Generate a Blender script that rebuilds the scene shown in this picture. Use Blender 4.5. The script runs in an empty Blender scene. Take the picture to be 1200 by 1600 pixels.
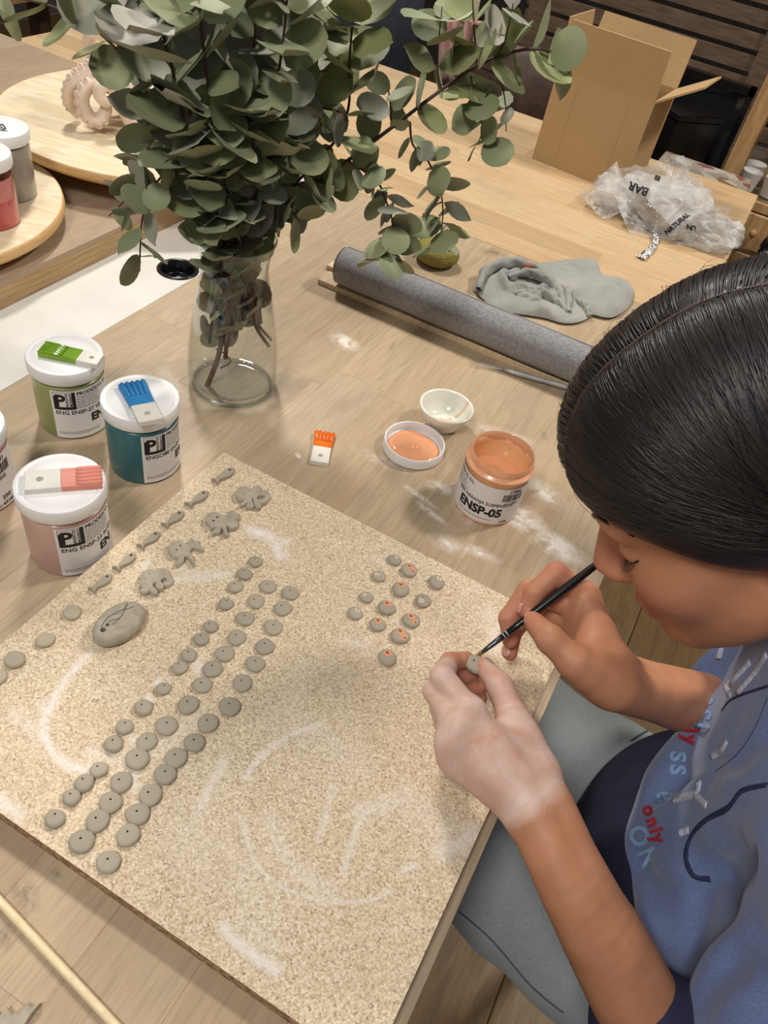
import bpy, bmesh, math, random
import numpy as np
from mathutils import Vector, Matrix, noise
from mathutils.geometry import tessellate_polygon
from mathutils.bvhtree import BVHTree
random.seed(7)
rng = np.random.default_rng(7)
SC = bpy.context.scene
COL = SC.collection
T = 0.74            # table top height
CH = 0.57           # camera height above the table top
AX = Vector((0.86861786, -0.43716782, 0.23321086))
AY = Vector((0.46930597, 0.57493794, -0.67022256))
AZ = AX.cross(AY)
CAM = Vector((0, 0, T + CH))
# ---------------------------------------------------------------- camera
cd = bpy.data.cameras.new('camera')
cam = bpy.data.objects.new('camera', cd)
COL.objects.link(cam)
cd.sensor_fit = 'VERTICAL'
cd.sensor_height = 36.0
cd.lens = 36.0 * 1200.0 / 1600.0
cd.clip_start = 0.02
cam.matrix_world = Matrix(((AX[0], AX[1], AX[2], 0), (AY[0], AY[1], AY[2], 0), (AZ[0], AZ[1], AZ[2], T + CH), (0, 0, 0, 1)))
SC.camera = cam
# ---------------------------------------------------------------- world and lamps
W = bpy.data.worlds.new('world')
SC.world = W
W.use_nodes = True
W.node_tree.nodes['Background'].inputs[0].default_value = (0.80, 0.84, 0.92, 1)
W.node_tree.nodes['Background'].inputs[1].default_value = 0.27

def lamp(name, loc, target, power, size, col):
    d = bpy.data.lights.new(name, 'AREA')
    d.shape = 'DISK'
    d.size = size
    d.energy = power
    d.color = col
    o = bpy.data.objects.new(name, d)
    COL.objects.link(o)
    o.location = loc
    o.rotation_euler = (Vector(target) - Vector(loc)).to_track_quat('-Z', 'Y').to_euler()
    return o
lamp('ceiling_lamp_window_side', (-1.35, 1.55, 2.55), (-0.3, 0.6, T), 35, 0.26, (1.0, 0.95, 0.89))
lamp('ceiling_lamp_aisle', (0.75, 1.75, 2.55), (-0.1, 0.6, T), 31, 0.26, (1.0, 0.94, 0.87))
lamp('fill_lamp_overhead', (-0.25, -0.75, 2.65), (0.0, 0.5, T), 27, 0.5, (1.0, 0.96, 0.92))  # added fill lamp behind the camera, brightens plants, person and board front
SC.view_settings.view_transform = 'Standard'
SC.view_settings.look = 'None'
SC.view_settings.exposure = -0.2
SC.view_settings.gamma = 1.0
SC.view_settings.use_curve_mapping = False

# ---------------------------------------------------------------- picture measurements -> places
def ray(x, y):
    c = Vector(((x - 600) / 1200, -(y - 800) / 1200, -1))
    return Vector((AX.dot(c), AY.dot(c), AZ.dot(c)))
def P(x, y, z=0.0):          # point at height z above the table top
    d = ray(x, y)
    return CAM + d * ((z - CH) / d.z)
def D(x, y, dep):            # point at a depth in metres
    return CAM + ray(x, y) * dep
def depth_of(p):
    q = p - CAM
    return -(AX[2] * q[0] + AY[2] * q[1] + AZ[2] * q[2])
def proj(p):
    q = p - CAM
    c = [AX[i] * q[0] + AY[i] * q[1] + AZ[i] * q[2] for i in range(3)]
    return 600 + 1200 * c[0] / -c[2], 800 - 1200 * c[1] / -c[2]

# ---------------------------------------------------------------- object helpers
def empty(name, loc=(0, 0, 0), rz=0.0):
    o = bpy.data.objects.new(name, None)
    COL.objects.link(o)
    o.location = loc
    o.rotation_euler = (0, 0, rz)
    o.empty_display_size = 0.02
    return o
def tag(o, label=None, cat=None, group=None, kind=None):
    if label: o['label'] = label
    if cat: o['category'] = cat
    if group: o['group'] = group
    if kind: o['kind'] = kind
    return o
def thing(name, label, cat, loc=(0, 0, 0), rz=0.0, group=None):
    return tag(empty(name, loc, rz), label, cat, group)
def link(name, me, parent=None, loc=None, rot=None, scale=None):
    o = bpy.data.objects.new(name, me)
    COL.objects.link(o)
    if parent: o.parent = parent
    if loc is not None: o.location = loc
    if rot is not None: o.rotation_euler = rot
    if scale is not None: o.scale = scale if hasattr(scale, '__len__') else (scale,) * 3
    return o
def copy_tree(o, parent=None):
    c = o.copy()
    COL.objects.link(c)
    c.parent = parent
    for ch in list(o.children):
        copy_tree(ch, c)
    return c

class MB:
    def __init__(s):
        s.v = []; s.f = []
    def add(s, vs, fs):
        b = len(s.v)
        s.v += [tuple(v) for v in vs]
        s.f += [tuple(i + b for i in f) for f in fs]
        return s
    def box(s, a, b, ch=0.0):
        x0, y0, z0 = a; x1, y1, z1 = b
        if ch <= 0:
            vs = [(x, y, z) for z in (z0, z1) for x, y in ((x0, y0), (x1, y0), (x1, y1), (x0, y1))]
            return s.add(vs, [(3, 2, 1, 0), (4, 5, 6, 7), (0, 1, 5, 4), (1, 2, 6, 5), (2, 3, 7, 6), (3, 0, 4, 7)])
        vs = []
        for z, i in ((z0, 0), (z1 - ch, 0), (z1, ch)):
            vs += [(x0 + i, y0 + i, z), (x1 - i, y0 + i, z), (x1 - i, y1 - i, z), (x0 + i, y1 - i, z)]
        fs = [(3, 2, 1, 0), (8, 9, 10, 11)]
        for k in (0, 4):
            fs += [(k + i, k + (i + 1) % 4, k + 4 + (i + 1) % 4, k + 4 + i) for i in range(4)]
        return s.add(vs, fs)
    def obox(s, c, ax, ay, az):
        c, ax, ay, az = map(Vector, (c, ax, ay, az))
        vs = [c + ax * i + ay * j + az * k for k in (-1, 1) for i, j in ((-1, -1), (1, -1), (1, 1), (-1, 1))]
        return s.add(vs, [(3, 2, 1, 0), (4, 5, 6, 7), (0, 1, 5, 4), (1, 2, 6, 5), (2, 3, 7, 6), (3, 0, 4, 7)])
    def lathe(s, prof, n=40, c=(0, 0, 0), closed=False):
        vs = []; fs = []
        for r, z in prof:
            for i in range(n):
                a = 2 * math.pi * i / n
                vs.append((c[0] + r * math.cos(a), c[1] + r * math.sin(a), c[2] + z))
        m = len(prof)
        for k in range(m - 1):
            for i in range(n):
                j = (i + 1) % n
                fs.append((k * n + i, k * n + j, (k + 1) * n + j, (k + 1) * n + i))
        if closed:
            for i in range(n):
                j = (i + 1) % n
                fs.append(((m - 1) * n + i, (m - 1) * n + j, j, i))
        return s.add(vs, fs)
    def tube(s, pts, rad, n=8, cap=True, up=None):
        pts = [Vector(p) for p in pts]
        if not hasattr(rad, '__len__'): rad = [rad] * len(pts)
        vs = []; fs = []
        ref = Vector(up) if up else Vector((0.13, 0.31, 0.94))
        prevn = None
        for k, p in enumerate(pts):
            t = (pts[min(k + 1, len(pts) - 1)] - pts[max(k - 1, 0)])
            t = t.normalized() if t.length > 1e-9 else Vector((0, 0, 1))
            nrm = (ref if prevn is None else prevn)
            nrm = nrm - t * nrm.dot(t)
            if nrm.length < 1e-4: nrm = t.orthogonal()
            nrm.normalize(); prevn = nrm
            bn = t.cross(nrm)
            for i in range(n):
                a = 2 * math.pi * i / n
                vs.append(p + (nrm * math.cos(a) + bn * math.sin(a)) * rad[k])
        for k in range(len(pts) - 1):
            for i in range(n):
                j = (i + 1) % n
                fs.append((k * n + i, k * n + j, (k + 1) * n + j, (k + 1) * n + i))
        if cap:
            fs.append(tuple(range(n - 1, -1, -1)))
            fs.append(tuple((len(pts) - 1) * n + i for i in range(n)))
        return s.add(vs, fs)
    def sphere(s, c, r, nu=12, nv=8):
        c = Vector(c); r = r if hasattr(r, '__len__') else (r, r, r)
        vs = [c + Vector((0, 0, -r[2]))]
        for j in range(1, nv):
            b = -math.pi / 2 + math.pi * j / nv
            for i in range(nu):
                a = 2 * math.pi * i / nu
                vs.append(c + Vector((r[0] * math.cos(b) * math.cos(a), r[1] * math.cos(b) * math.sin(a), r[2] * math.sin(b))))
        vs.append(c + Vector((0, 0, r[2])))
        fs = []
        for i in range(nu):
            k = (i + 1) % nu
            fs.append((0, 1 + k, 1 + i))
            for j in range(nv - 2):
                a = 1 + j * nu
                fs.append((a + i, a + k, a + nu + k, a + nu + i))
            a = 1 + (nv - 2) * nu
            fs.append((a + i, a + k, len(vs) - 1))
        return s.add(vs, fs)
    def grid(s, fn, nu, nv):
        vs = [fn(i / nu, j / nv) for j in range(nv + 1) for i in range(nu + 1)]
        fs = [(j * (nu + 1) + i, j * (nu + 1) + i + 1, (j + 1) * (nu + 1) + i + 1, (j + 1) * (nu + 1) + i) for j in range(nv) for i in range(nu)]
        return s.add(vs, fs)
    def mesh(s, name, mat=None, smooth=False, angle=None):
        me = bpy.data.meshes.new(name)
        me.from_pydata(s.v, [], s.f)
        me.update()
        if mat: me.materials.append(mat)
        if smooth: me.polygons.foreach_set('use_smooth', [True] * len(me.polygons))
        if smooth and angle: sharp(me, angle)
        return me
    def build(s, name, mat, parent=None, smooth=False, angle=None, loc=None):
        return link(name, s.mesh(name, mat, smooth, angle), parent, loc)
    def shift(s, d):
        d = Vector(d)
        s.v = [tuple(Vector(v) + d) for v in s.v]
        return s
    def xform(s, m):
        s.v = [tuple(m @ Vector(v)) for v in s.v]
        return s
def sharp(me, deg):
    bm = bmesh.new(); bm.from_mesh(me)
    bmesh.ops.recalc_face_normals(bm, faces=bm.faces)
    for e in bm.edges:
        e.smooth = not (len(e.link_faces) == 2 and e.calc_face_angle(0) > math.radians(deg))
    bm.to_mesh(me); bm.free()

def slab(outline, holes, H, rings, z0=0.0):
    """solid plate: outline with holes, edges rounded by rings [(inset, height)], top ring last"""
    out = MB()
    n = len(outline)
    o2 = [Vector((p[0], p[1])) for p in outline]
    area = sum(o2[i].x * o2[(i + 1) % n].y - o2[(i + 1) % n].x * o2[i].y for i in range(n))
    if area < 0: o2.reverse()
    nr = []
    for i in range(n):
        a = o2[i] - o2[i - 1]; b = o2[(i + 1) % n] - o2[i]
        a = a.normalized() if a.length > 1e-9 else Vector((1, 0)); b = b.normalized() if b.length > 1e-9 else a
        m = Vector((-a.y - b.y, a.x + b.x))
        nr.append(m.normalized() if m.length > 1e-6 else Vector((-a.y, a.x)))
    loops = []
    for ins, z in rings:
        loops.append([(o2[i].x + nr[i].x * ins, o2[i].y + nr[i].y * ins, z0 + z) for i in range(n)])
    vs = [v for l in loops for v in l]; fs = []
    for k in range(len(loops) - 1):
        fs += [(k * n + i, k * n + (i + 1) % n, (k + 1) * n + (i + 1) % n, (k + 1) * n + i) for i in range(n)]
    top = loops[-1]
    poly = [[Vector((p[0], p[1], 0)) for p in top]]
    flat = list(range((len(loops) - 1) * n, len(loops) * n))
    for hl in holes:
        b = len(vs)
        m = len(hl)
        vs += [(p[0], p[1], z0 + rings[-1][1]) for p in hl] + [(p[0], p[1], z0 + 0.0002) for p in hl]
        fs += [(b + i, b + (i + 1) % m, b + m + (i + 1) % m, b + m + i) for i in range(m)]
        fs.append(tuple(b + m + i for i in range(m)))
        poly.append([Vector((p[0], p[1], 0)) for p in hl])
        flat += list(range(b, b + m))
    for t in tessellate_polygon(poly):
        fs.append(tuple(flat[i] for i in t))
    fs.append(tuple(range(n - 1, -1, -1)))
    out.add(vs, fs)
    return out
def fixn(me):
    bm = bmesh.new(); bm.from_mesh(me)
    bmesh.ops.recalc_face_normals(bm, faces=bm.faces)
    bm.to_mesh(me); bm.free()
    return me
def circle(cx, cy, r, n=12, ry=None):
    ry = ry or r
    return [(cx + r * math.cos(2 * math.pi * i / n), cy + ry * math.sin(2 * math.pi * i / n)) for i in range(n)]
def spline(pts, n):
    """Catmull-Rom through points"""
    p = [Vector(q) for q in pts]
    p = [p[0] * 2 - p[1]] + p + [p[-1] * 2 - p[-2]]
    out = []
    m = len(p) - 3
    for k in range(n + 1):
        t = k / n * m
        i = min(int(t), m - 1); u = t - i
        a, b, c, d = p[i:i + 4]
        out.append(0.5 * ((2 * b) + (c - a) * u + (2 * a - 5 * b + 4 * c - d) * u * u + (3 * b - a - 3 * c + d) * u ** 3))
    return out
def lerp_list(r, n):
    m = len(r) - 1
    return [r[min(int(k / n * m), m - 1)] * (1 - (k / n * m - min(int(k / n * m), m - 1))) + r[min(int(k / n * m), m - 1) + 1] * (k / n * m - min(int(k / n * m), m - 1)) for k in range(n + 1)]

# ---------------------------------------------------------------- material helpers
def S(r, g, b):
    f = lambda c: ((c / 255 + 0.055) / 1.055) ** 2.4 if c / 255 > 0.04045 else c / 255 / 12.92
    return (f(r), f(g), f(b), 1.0)
class NT:
    def __init__(s, name):
        s.m = bpy.data.materials.new(name)
        s.m.use_nodes = True
        s.t = s.m.node_tree
        s.b = s.t.nodes['Principled BSDF']
    def n(s, kind, **kw):
        nd = s.t.nodes.new(kind)
        for k, v in kw.items(): setattr(nd, k, v)
        return nd
    def set(s, sock, v):
        if hasattr(v, 'is_output') or hasattr(v, 'links'): s.t.links.new(v, sock)
        else: sock.default_value = v
    def math(s, op, a, b=None, c=None, clamp=False):
        nd = s.n('ShaderNodeMath', operation=op, use_clamp=clamp)
        for i, v in enumerate((a, b, c)):
            if v is not None: s.set(nd.inputs[i], v)
        return nd.outputs[0]
    def vmath(s, op, a, b=None):
        nd = s.n('ShaderNodeVectorMath', operation=op)
        s.set(nd.inputs[0], a)
        if b is not None: s.set(nd.inputs[1], b)
        return nd.outputs['Value'] if op in ('DOT_PRODUCT', 'LENGTH', 'DISTANCE') else nd.outputs[0]
    def coord(s, kind='Object', scale=(1, 1, 1)):
        tc = s.n('ShaderNodeTexCoord').outputs[kind] if kind != 'Position' else s.n('ShaderNodeNewGeometry').outputs['Position']
        if tuple(scale) == (1, 1, 1): return tc
        mp = s.n('ShaderNodeMapping')
        mp.inputs['Scale'].default_value = scale
        s.t.links.new(tc, mp.inputs[0])
        return mp.outputs[0]
    def noise(s, co, scale, detail=3, rough=0.55, dist=0.0):
        nd = s.n('ShaderNodeTexNoise')
        s.t.links.new(co, nd.inputs['Vector'])
        nd.inputs['Scale'].default_value = scale; nd.inputs['Detail'].default_value = detail
        nd.inputs['Roughness'].default_value = rough; nd.inputs['Distortion'].default_value = dist
        return nd.outputs[0]
    def ramp(s, fac, stops):
        nd = s.n('ShaderNodeValToRGB')
        el = nd.color_ramp.elements
        while len(el) < len(stops): el.new(0.5)
        for e, (p, c) in zip(el, stops):
            e.position = p
            e.color = c if hasattr(c, '__len__') else (c, c, c, 1)
        s.set(nd.inputs[0], fac)
        return nd.outputs[0]
    def mix(s, fac, a, b, blend='MIX'):
        nd = s.n('ShaderNodeMix', data_type='RGBA', blend_type=blend)
        s.set(nd.inputs[0], fac); s.set(nd.inputs[6], a); s.set(nd.inputs[7], b)
        return nd.outputs[2]
    def bump(s, h, strength=0.3, dist=0.001):
        nd = s.n('ShaderNodeBump')
        nd.inputs['Strength'].default_value = strength; nd.inputs['Distance'].default_value = dist
        s.set(nd.inputs['Height'], h)
        s.t.links.new(nd.outputs[0], s.b.inputs['Normal'])
    def out(s, **kw):
        names = dict(col='Base Color', rough='Roughness', metal='Metallic', spec='Specular IOR Level', trans='Transmission Weight', ior='IOR',
                     coat='Coat Weight', coatr='Coat Roughness', sheen='Sheen Weight', sss='Subsurface Weight', sssr='Subsurface Radius',
                     ssss='Subsurface Scale', alpha='Alpha', aniso='Anisotropic', sheenr='Sheen Roughness', sheent='Sheen Tint', emit='Emission Color', emits='Emission Strength')
        for k, v in kw.items(): s.set(s.b.inputs[names[k]], v)
        return s.m
def mat(name, c1, c2=None, scale=30, stretch=(1, 1, 1), detail=3, rnd=0.0, bump=0.0, bscale=None, bdist=0.001, lo=0.35, hi=0.65, dist=0.0, **kw):
    t = NT(name)
    col = c1
    if c2 is not None or bump:
        co = t.coord('Object', stretch)
    if c2 is not None:
        col = t.ramp(t.noise(co, scale, detail, dist=dist), [(lo, c1), (hi, c2)])
    if rnd:
        oi = t.n('ShaderNodeObjectInfo').outputs['Random']
        v = t.math('MULTIPLY_ADD', oi, 2 * rnd, 1 - rnd)
        hsv = t.n('ShaderNodeHueSaturation')
        t.set(hsv.inputs['Value'], v); t.set(hsv.inputs['Color'], col)
        col = hsv.outputs[0]
    if bump: t.bump(t.noise(co, bscale or scale * 3, 4), bump, bdist)
    return t.out(col=col, **kw)

def clear_mat(name, tint, ior=1.5, rough=0.02, gain=1.0):
    """thin clear wall: light passes straight on, the rest mirrors off by the Fresnel share"""
    t = NT(name)
    tr = t.n('ShaderNodeBsdfTransparent'); tr.inputs[0].default_value = tint
    gl = t.n('ShaderNodeBsdfGlossy'); gl.inputs['Roughness'].default_value = rough
    fr = t.n('ShaderNodeFresnel')
    bf = t.n('ShaderNodeNewGeometry').outputs['Backfacing']
    t.t.links.new(t.math('MULTIPLY_ADD', bf, 1 / ior - ior, ior), fr.inputs[0])
    mx = t.n('ShaderNodeMixShader')
    t.t.links.new(t.math('MULTIPLY', fr.outputs[0], gain, clamp=True), mx.inputs[0]); t.t.links.new(tr.outputs[0], mx.inputs[1]); t.t.links.new(gl.outputs[0], mx.inputs[2])
    t.t.links.new(mx.outputs[0], t.t.nodes['Material Output'].inputs[0])
    return t.m
# ================================================================ materials of the setting
def stave_wood(name, cols, dark, axis, stains=(), rough=0.42, gstr=0.5, dirt=()):
    """oiled wood: a tone for each piece, grain along its length, chalk stains and grime with shapes of their own"""
    t = NT(name)
    oi = t.n('ShaderNodeObjectInfo').outputs['Random']
    base = t.ramp(oi, [(i / max(1, len(cols) - 1), c) for i, c in enumerate(cols)])
    pos = t.coord('Position')
    off = t.vmath('ADD', t.coord('Object'), t.vmath('MULTIPLY', (31.0, 17.0, 5.0), t.n('ShaderNodeCombineXYZ').outputs[0]))
    cmb = t.n('ShaderNodeCombineXYZ')
    for i in range(3): t.t.links.new(t.math('MULTIPLY', oi, (37.0, 53.0, 11.0)[i]), cmb.inputs[i])
    co = t.vmath('ADD', t.coord('Object'), cmb.outputs[0])
    st = (9, 1.1, 9) if axis == 'Y' else (1.1, 9, 9)
    mp = t.n('ShaderNodeMapping'); mp.inputs['Scale'].default_value = st
    t.t.links.new(co, mp.inputs[0])
    g1 = t.noise(mp.outputs[0], 6, 5, 0.6, 1.2)
    st2 = (300, 14, 300) if axis == 'Y' else (14, 300, 300)
    mp2 = t.n('ShaderNodeMapping'); mp2.inputs['Scale'].default_value = st2
    t.t.links.new(co, mp2.inputs[0])
    g2 = t.noise(mp2.outputs[0], 1.6, 3, 0.6)
    g = t.math('ADD', t.math('MULTIPLY', t.ramp(g1, [(0.36, 0.0), (0.66, 1.0)]), 0.55), t.math('MULTIPLY', t.ramp(g2, [(0.48, 0.0), (0.68, 1.0)]), 0.5))
    col = t.mix(t.math('MULTIPLY', g, gstr), base, dark)
    # everyday grime: broad soft patches
    gr = t.noise(pos, 5.0, 5, 0.6, 0.4)
    col = t.mix(t.math('MULTIPLY', t.ramp(gr, [(0.45, 0.0), (0.72, 1.0)]), 0.30), col, S(150, 136, 116), 'MIX')
    def ellipses(lst, nscale, nstretch):
        tot = None
        for (c, e, hw, k) in lst:
            c = Vector(c); e = Vector(e)
            dv = (e - c); a = max(dv.length, 1e-4); dv = dv / a
            pv = Vector((-dv.y, dv.x, 0))
            q = t.vmath('SUBTRACT', pos, tuple(c))
            qa = t.math('DIVIDE', t.vmath('DOT_PRODUCT', q, tuple(dv)), a)
            qb = t.math('DIVIDE', t.vmath('DOT_PRODUCT', q, tuple(pv)), hw)
            rr = t.math('SQRT', t.math('ADD', t.math('MULTIPLY', qa, qa), t.math('MULTIPLY', qb, qb)))
            mk = t.math('MULTIPLY', t.math('SUBTRACT', 1.0, rr, clamp=True), 2.2 * k, clamp=False)
            tot = mk if tot is None else t.math('MAXIMUM', tot, mk)
        nz = t.noise(pos, nscale, 6, 0.7, 0.8)
        return t.math('MULTIPLY', tot, t.ramp(nz, [(0.38, 0.05), (0.62, 1.0)]), clamp=True)
    if dirt:
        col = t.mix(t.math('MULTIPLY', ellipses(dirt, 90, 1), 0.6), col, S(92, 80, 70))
    if stains:
        col = t.mix(t.math('MULTIPLY', ellipses(stains, 55, 1), 0.85), col, S(236, 228, 216))
    t.bump(g2, 0.12, 0.0006)
    return t.out(col=col, rough=t.math('MULTIPLY_ADD', g1, 0.25, rough - 0.1), spec=0.35)

chalk = [((540, 535), (565, 552), 0.018, 0.8), ((865, 850), (925, 885), 0.020, 1.0), ((800, 800), (868, 842), 0.024, 0.95), ((690, 762), (722, 772), 0.012, 0.6),
         ((672, 800), (700, 822), 0.006, 0.8), ((655, 775), (690, 800), 0.005, 0.7), ((700, 850), (735, 870), 0.014, 0.6), ((745, 862), (790, 880), 0.010, 0.6),
         ((850, 770), (890, 800), 0.020, 0.55), ((725, 790), (745, 830), 0.014, 0.8), ((790, 680), (850, 700), 0.014, 0.35), ((270, 600), (300, 640), 0.012, 0.35), ((600, 720), (660, 745), 0.012, 0.3), ((466, 712), (470, 718), 0.004, 0.7)]
chalk = [(P(*a), P(*b), w, k) for a, b, w, k in chalk]
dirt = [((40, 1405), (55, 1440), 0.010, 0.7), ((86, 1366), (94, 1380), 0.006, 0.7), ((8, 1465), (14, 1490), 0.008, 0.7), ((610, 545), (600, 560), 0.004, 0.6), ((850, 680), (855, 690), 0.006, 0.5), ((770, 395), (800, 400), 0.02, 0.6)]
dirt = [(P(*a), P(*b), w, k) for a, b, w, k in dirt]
M_stA = stave_wood('oak_staves_worktable', [S(196, 174, 142), S(184, 161, 130), S(190, 169, 139), S(176, 152, 122), S(200, 177, 142)], S(128, 106, 80), 'Y', chalk, dirt=dirt)
M_stB = stave_wood('oak_staves_far_table', [S(222, 192, 150), S(206, 174, 130), S(216, 188, 148), S(196, 165, 124), S(228, 202, 160)], S(154, 122, 86), 'X')
M_stC = stave_wood('oak_staves_side_top', [S(190, 164, 134), S(176, 152, 126), S(184, 162, 136), S(170, 146, 120)], S(128, 106, 84), 'Y')
M_edge = mat('oak_edge', S(190, 158, 112), S(158, 126, 84), scale=9, stretch=(1.5, 1.5, 40), rough=0.5)
M_edgeY = mat('oak_end_band', S(150, 116, 74), S(112, 84, 52), scale=8, stretch=(20, 1.2, 30), rough=0.5)
M_white = mat('white_laminate', S(226, 223, 214), S(216, 212, 202), scale=12, rough=0.35)
M_black = mat('black_plastic', S(18, 18, 20), rough=0.22)
M_blackm = mat('black_metal', S(20, 20, 22), rough=0.4, metal=0.6)
M_floor = stave_wood('laminate_floor_board', [S(150, 118, 72), S(136, 106, 64), S(160, 128, 80), S(128, 98, 60)], S(92, 68, 40), 'Y', rough=0.45, gstr=0.75)
M_wall = mat('grey_plaster', S(120, 112, 106), S(108, 100, 95), scale=4, rough=0.9)
M_walld = mat('dark_plaster', S(74, 66, 60), S(60, 54, 50), scale=4, rough=0.9)

# ================================================================ floor and walls
floor = tag(empty('floor', (0, 0, 0)), 'brown laminate plank floor under the tables', None, None, 'structure')
fb = MB().box((-3.6, -2.2, -0.03), (2.6, 4.6, -0.012)).build('subfloor', M_walld, floor)
fw, fl = 0.19, 1.28
plank_meshes = {}
i = 0
x = -3.6
while x < 2.6 - 0.01:
    y = -2.2 - (i * 0.43) % fl
    while y < 4.6:
        y0, y1 = max(y, -2.2), min(y + fl, 4.6)
        if y1 - y0 > 0.02:
            x1 = min(x + fw, 2.6)
            key = (round(x1 - x, 3), round(y1 - y0, 3))
            if key not in plank_meshes:
                plank_meshes[key] = MB().box((0.0006, 0.0006, -0.012), (key[0] - 0.0006, key[1] - 0.0006, 0), 0.0012).mesh('plank', M_floor)
            link('plank', plank_meshes[key], floor, (x, y0, 0))
        y += fl
    x += fw; i += 1
def struct(name, mb, m, label):
    return tag(mb.build(name, m), label, None, None, 'structure')
struct('wall_back', MB().box((-3.6, 4.5, 0), (2.6, 4.6, 2.8)), M_walld, 'dark plaster wall behind the stored furniture')
struct('wall_right', MB().box((2.6, -2.2, 0), (2.7, 4.6, 2.8)), M_wall, 'grey plaster wall across the aisle from the tables')
struct('wall_left', MB().box((-3.7, -2.2, 0), (-3.6, 4.6, 2.8)), M_wall, 'grey plaster wall beyond the side tables')

# ================================================================ tables
def stave_top(parent, x0, x1, y0, y1, axis, w, lmin, lmax, m, th=0.030, seed=1, name='stave', ztop=0.0):
    """solid wood top glued up from staves; each stave its own piece, tiny chamfer along the joints"""
    r = random.Random(seed)
    g = 0.00004
    la, lb, ca, cb = (y0, y1, x0, x1) if axis == 'Y' else (x0, x1, y0, y1)
    n = max(1, round((cb - ca) / w)); w = (cb - ca) / n
    for k in range(n):
        a = la - r.uniform(0, lmin * 0.9)
        while a < lb:
            L = r.uniform(lmin, lmax)
            s, e = max(a, la), min(a + L, lb)
            if lb - e < 0.08: e = lb
            if e - s > 0.01:
                c0 = ca + k * w
                if axis == 'Y':
                    b = MB().box((g, g, -th), (w - g, e - s - g, 0), 0.0002); lo = (c0, s, ztop)
                else:
                    b = MB().box((g, g, -th), (e - s - g, w - g, 0), 0.0002); lo = (s, c0, ztop)
                b.build(name, m, parent, loc=lo)
            if e >= lb: break
            a += L
TA = (-0.621, 0.0415, -0.42, 1.2075)
ta = thing('work_table', 'pale oak worktable under the chipboard sheet, with chalk smears', 'table', (0, 0, T))
stave_top(ta, *TA, 'Y', 0.066, 0.28, 0.75, M_stA, seed=4)
MB().box((TA[0], TA[2], -0.036), (TA[1] - 0.0002, TA[3], -0.030)).build('underside', M_edge, ta)
lx0, lx1, ly0, ly1 = TA[0] + 0.03, TA[1] - 0.03, TA[2] + 0.05, TA[3] - 0.06
MB().box((lx0, ly0, -0.08), (lx0 + 0.03, ly1, -0.036)).box((lx1 - 0.03, ly0, -0.08), (lx1, ly1, -0.036)).box((lx0, ly0, -0.08), (lx1, ly0 + 0.03, -0.036)).box((lx0, ly1 - 0.03, -0.08), (lx1, ly1, -0.036)).build('apron_frame', M_blackm, ta)
for (lx, ly) in ((lx0 + 0.02, ly0 + 0.02), (lx1 - 0.02, ly0 + 0.02), (lx0 + 0.02, ly1 - 0.02), (lx1 - 0.02, ly1 - 0.02)):
    MB().tube([(lx, ly, -T), (lx, ly, -0.04)], 0.019, 14).build('leg', M_blackm, ta, True, 40)
# the rounded plastic corner seen under the table end
tb = thing('far_table', 'golden oak table carrying the cardboard box and plastic bag', 'table', (0, 0, T))
TB = (-1.476, 0.0165, 1.2087, 1.893)
stave_top(tb, *TB, 'X', 0.062, 0.3, 0.8, M_stB, seed=9)
MB().box((TB[0], TB[2] + 0.001, -0.036), (TB[1] - 0.0002, TB[3], -0.030)).build('underside', M_edge, tb)
MB().box((TB[0] + .04, TB[2] + .05, -0.08), (TB[1] - .04, TB[2] + .08, -0.036)).box((TB[0] + .04, TB[3] - .08, -0.08), (TB[1] - .04, TB[3] - .05, -0.036)).build('apron_frame', M_blackm, tb)
for lx in (TB[0] + 0.05, TB[1] - 0.05):
    for ly in (TB[2] + 0.07, TB[3] - 0.07):
        MB().tube([(lx, ly, -T), (lx, ly, -0.04)], 0.019, 14).build('leg', M_blackm, tb, True, 40)
# white desk strip with a cable grommet
wd = thing('white_desk', 'white laminate desk strip with a black cable hole between wooden tops', 'desk', (0, 0, T))
gp = P(278, 420)
_m = slab([(-0.80, -0.42), (-0.6225, -0.42), (-0.6225, 1.2075), (-0.80, 1.2075)], [circle(gp.x, gp.y, 0.0245, 40)], 0.027, [(0, 0), (0, 0.0265), (0.0004, 0.027)], z0=-0.028).mesh('desk_top', M_white)
fixn(_m); link('desk_top', _m, wd)
for ly in (-0.36, 1.15):
    MB().box((-0.79, ly, -T), (-0.66, ly + 0.03, -0.028)).build('leg_panel', M_white, wd)
MB().lathe([(0.0001, -0.018), (0.0220, -0.018), (0.0228, -0.016), (0.0232, 0.0012), (0.0245, 0.0022), (0.0272, 0.0022), (0.029, 0.0010), (0.029, 0.0)], 48).build('cable_grommet', M_black, wd, True, loc=(gp.x, gp.y, -0.001))
MB().tube([(0.017 * math.cos(a), 0.017 * math.sin(a), -0.0150) for a in np.linspace(2.2, 4.4, 10)], 0.0016, 6).build('grommet_clip', M_black, wd, True, loc=(gp.x, gp.y, 0))
# thick side top on the white desk
st = thing('side_worktop', 'thick greyish oak worktop holding the two round wooden boards', 'table', (0, 0, T + 0.034))
SX0, SX1 = -2.05, -0.741
stave_top(st, SX0, SX1, 0.10, 1.2065, 'Y', 0.075, 0.4, 0.9, M_stC, th=0.006, seed=21)
MB().box((SX0, 0.10, -0.034), (SX1, 1.2065, -0.006)).build('core_board', M_edge, st)
for lx, ly in ((SX0 + 0.02, 0.2), (SX0 + 0.02, 1.12), (-0.90, 0.2), (-0.90, 1.12)):
    MB().box((lx, ly, -T - 0.034), (lx + 0.05, ly + 0.05, -0.034)).build('leg', M_edge, st)

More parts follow.
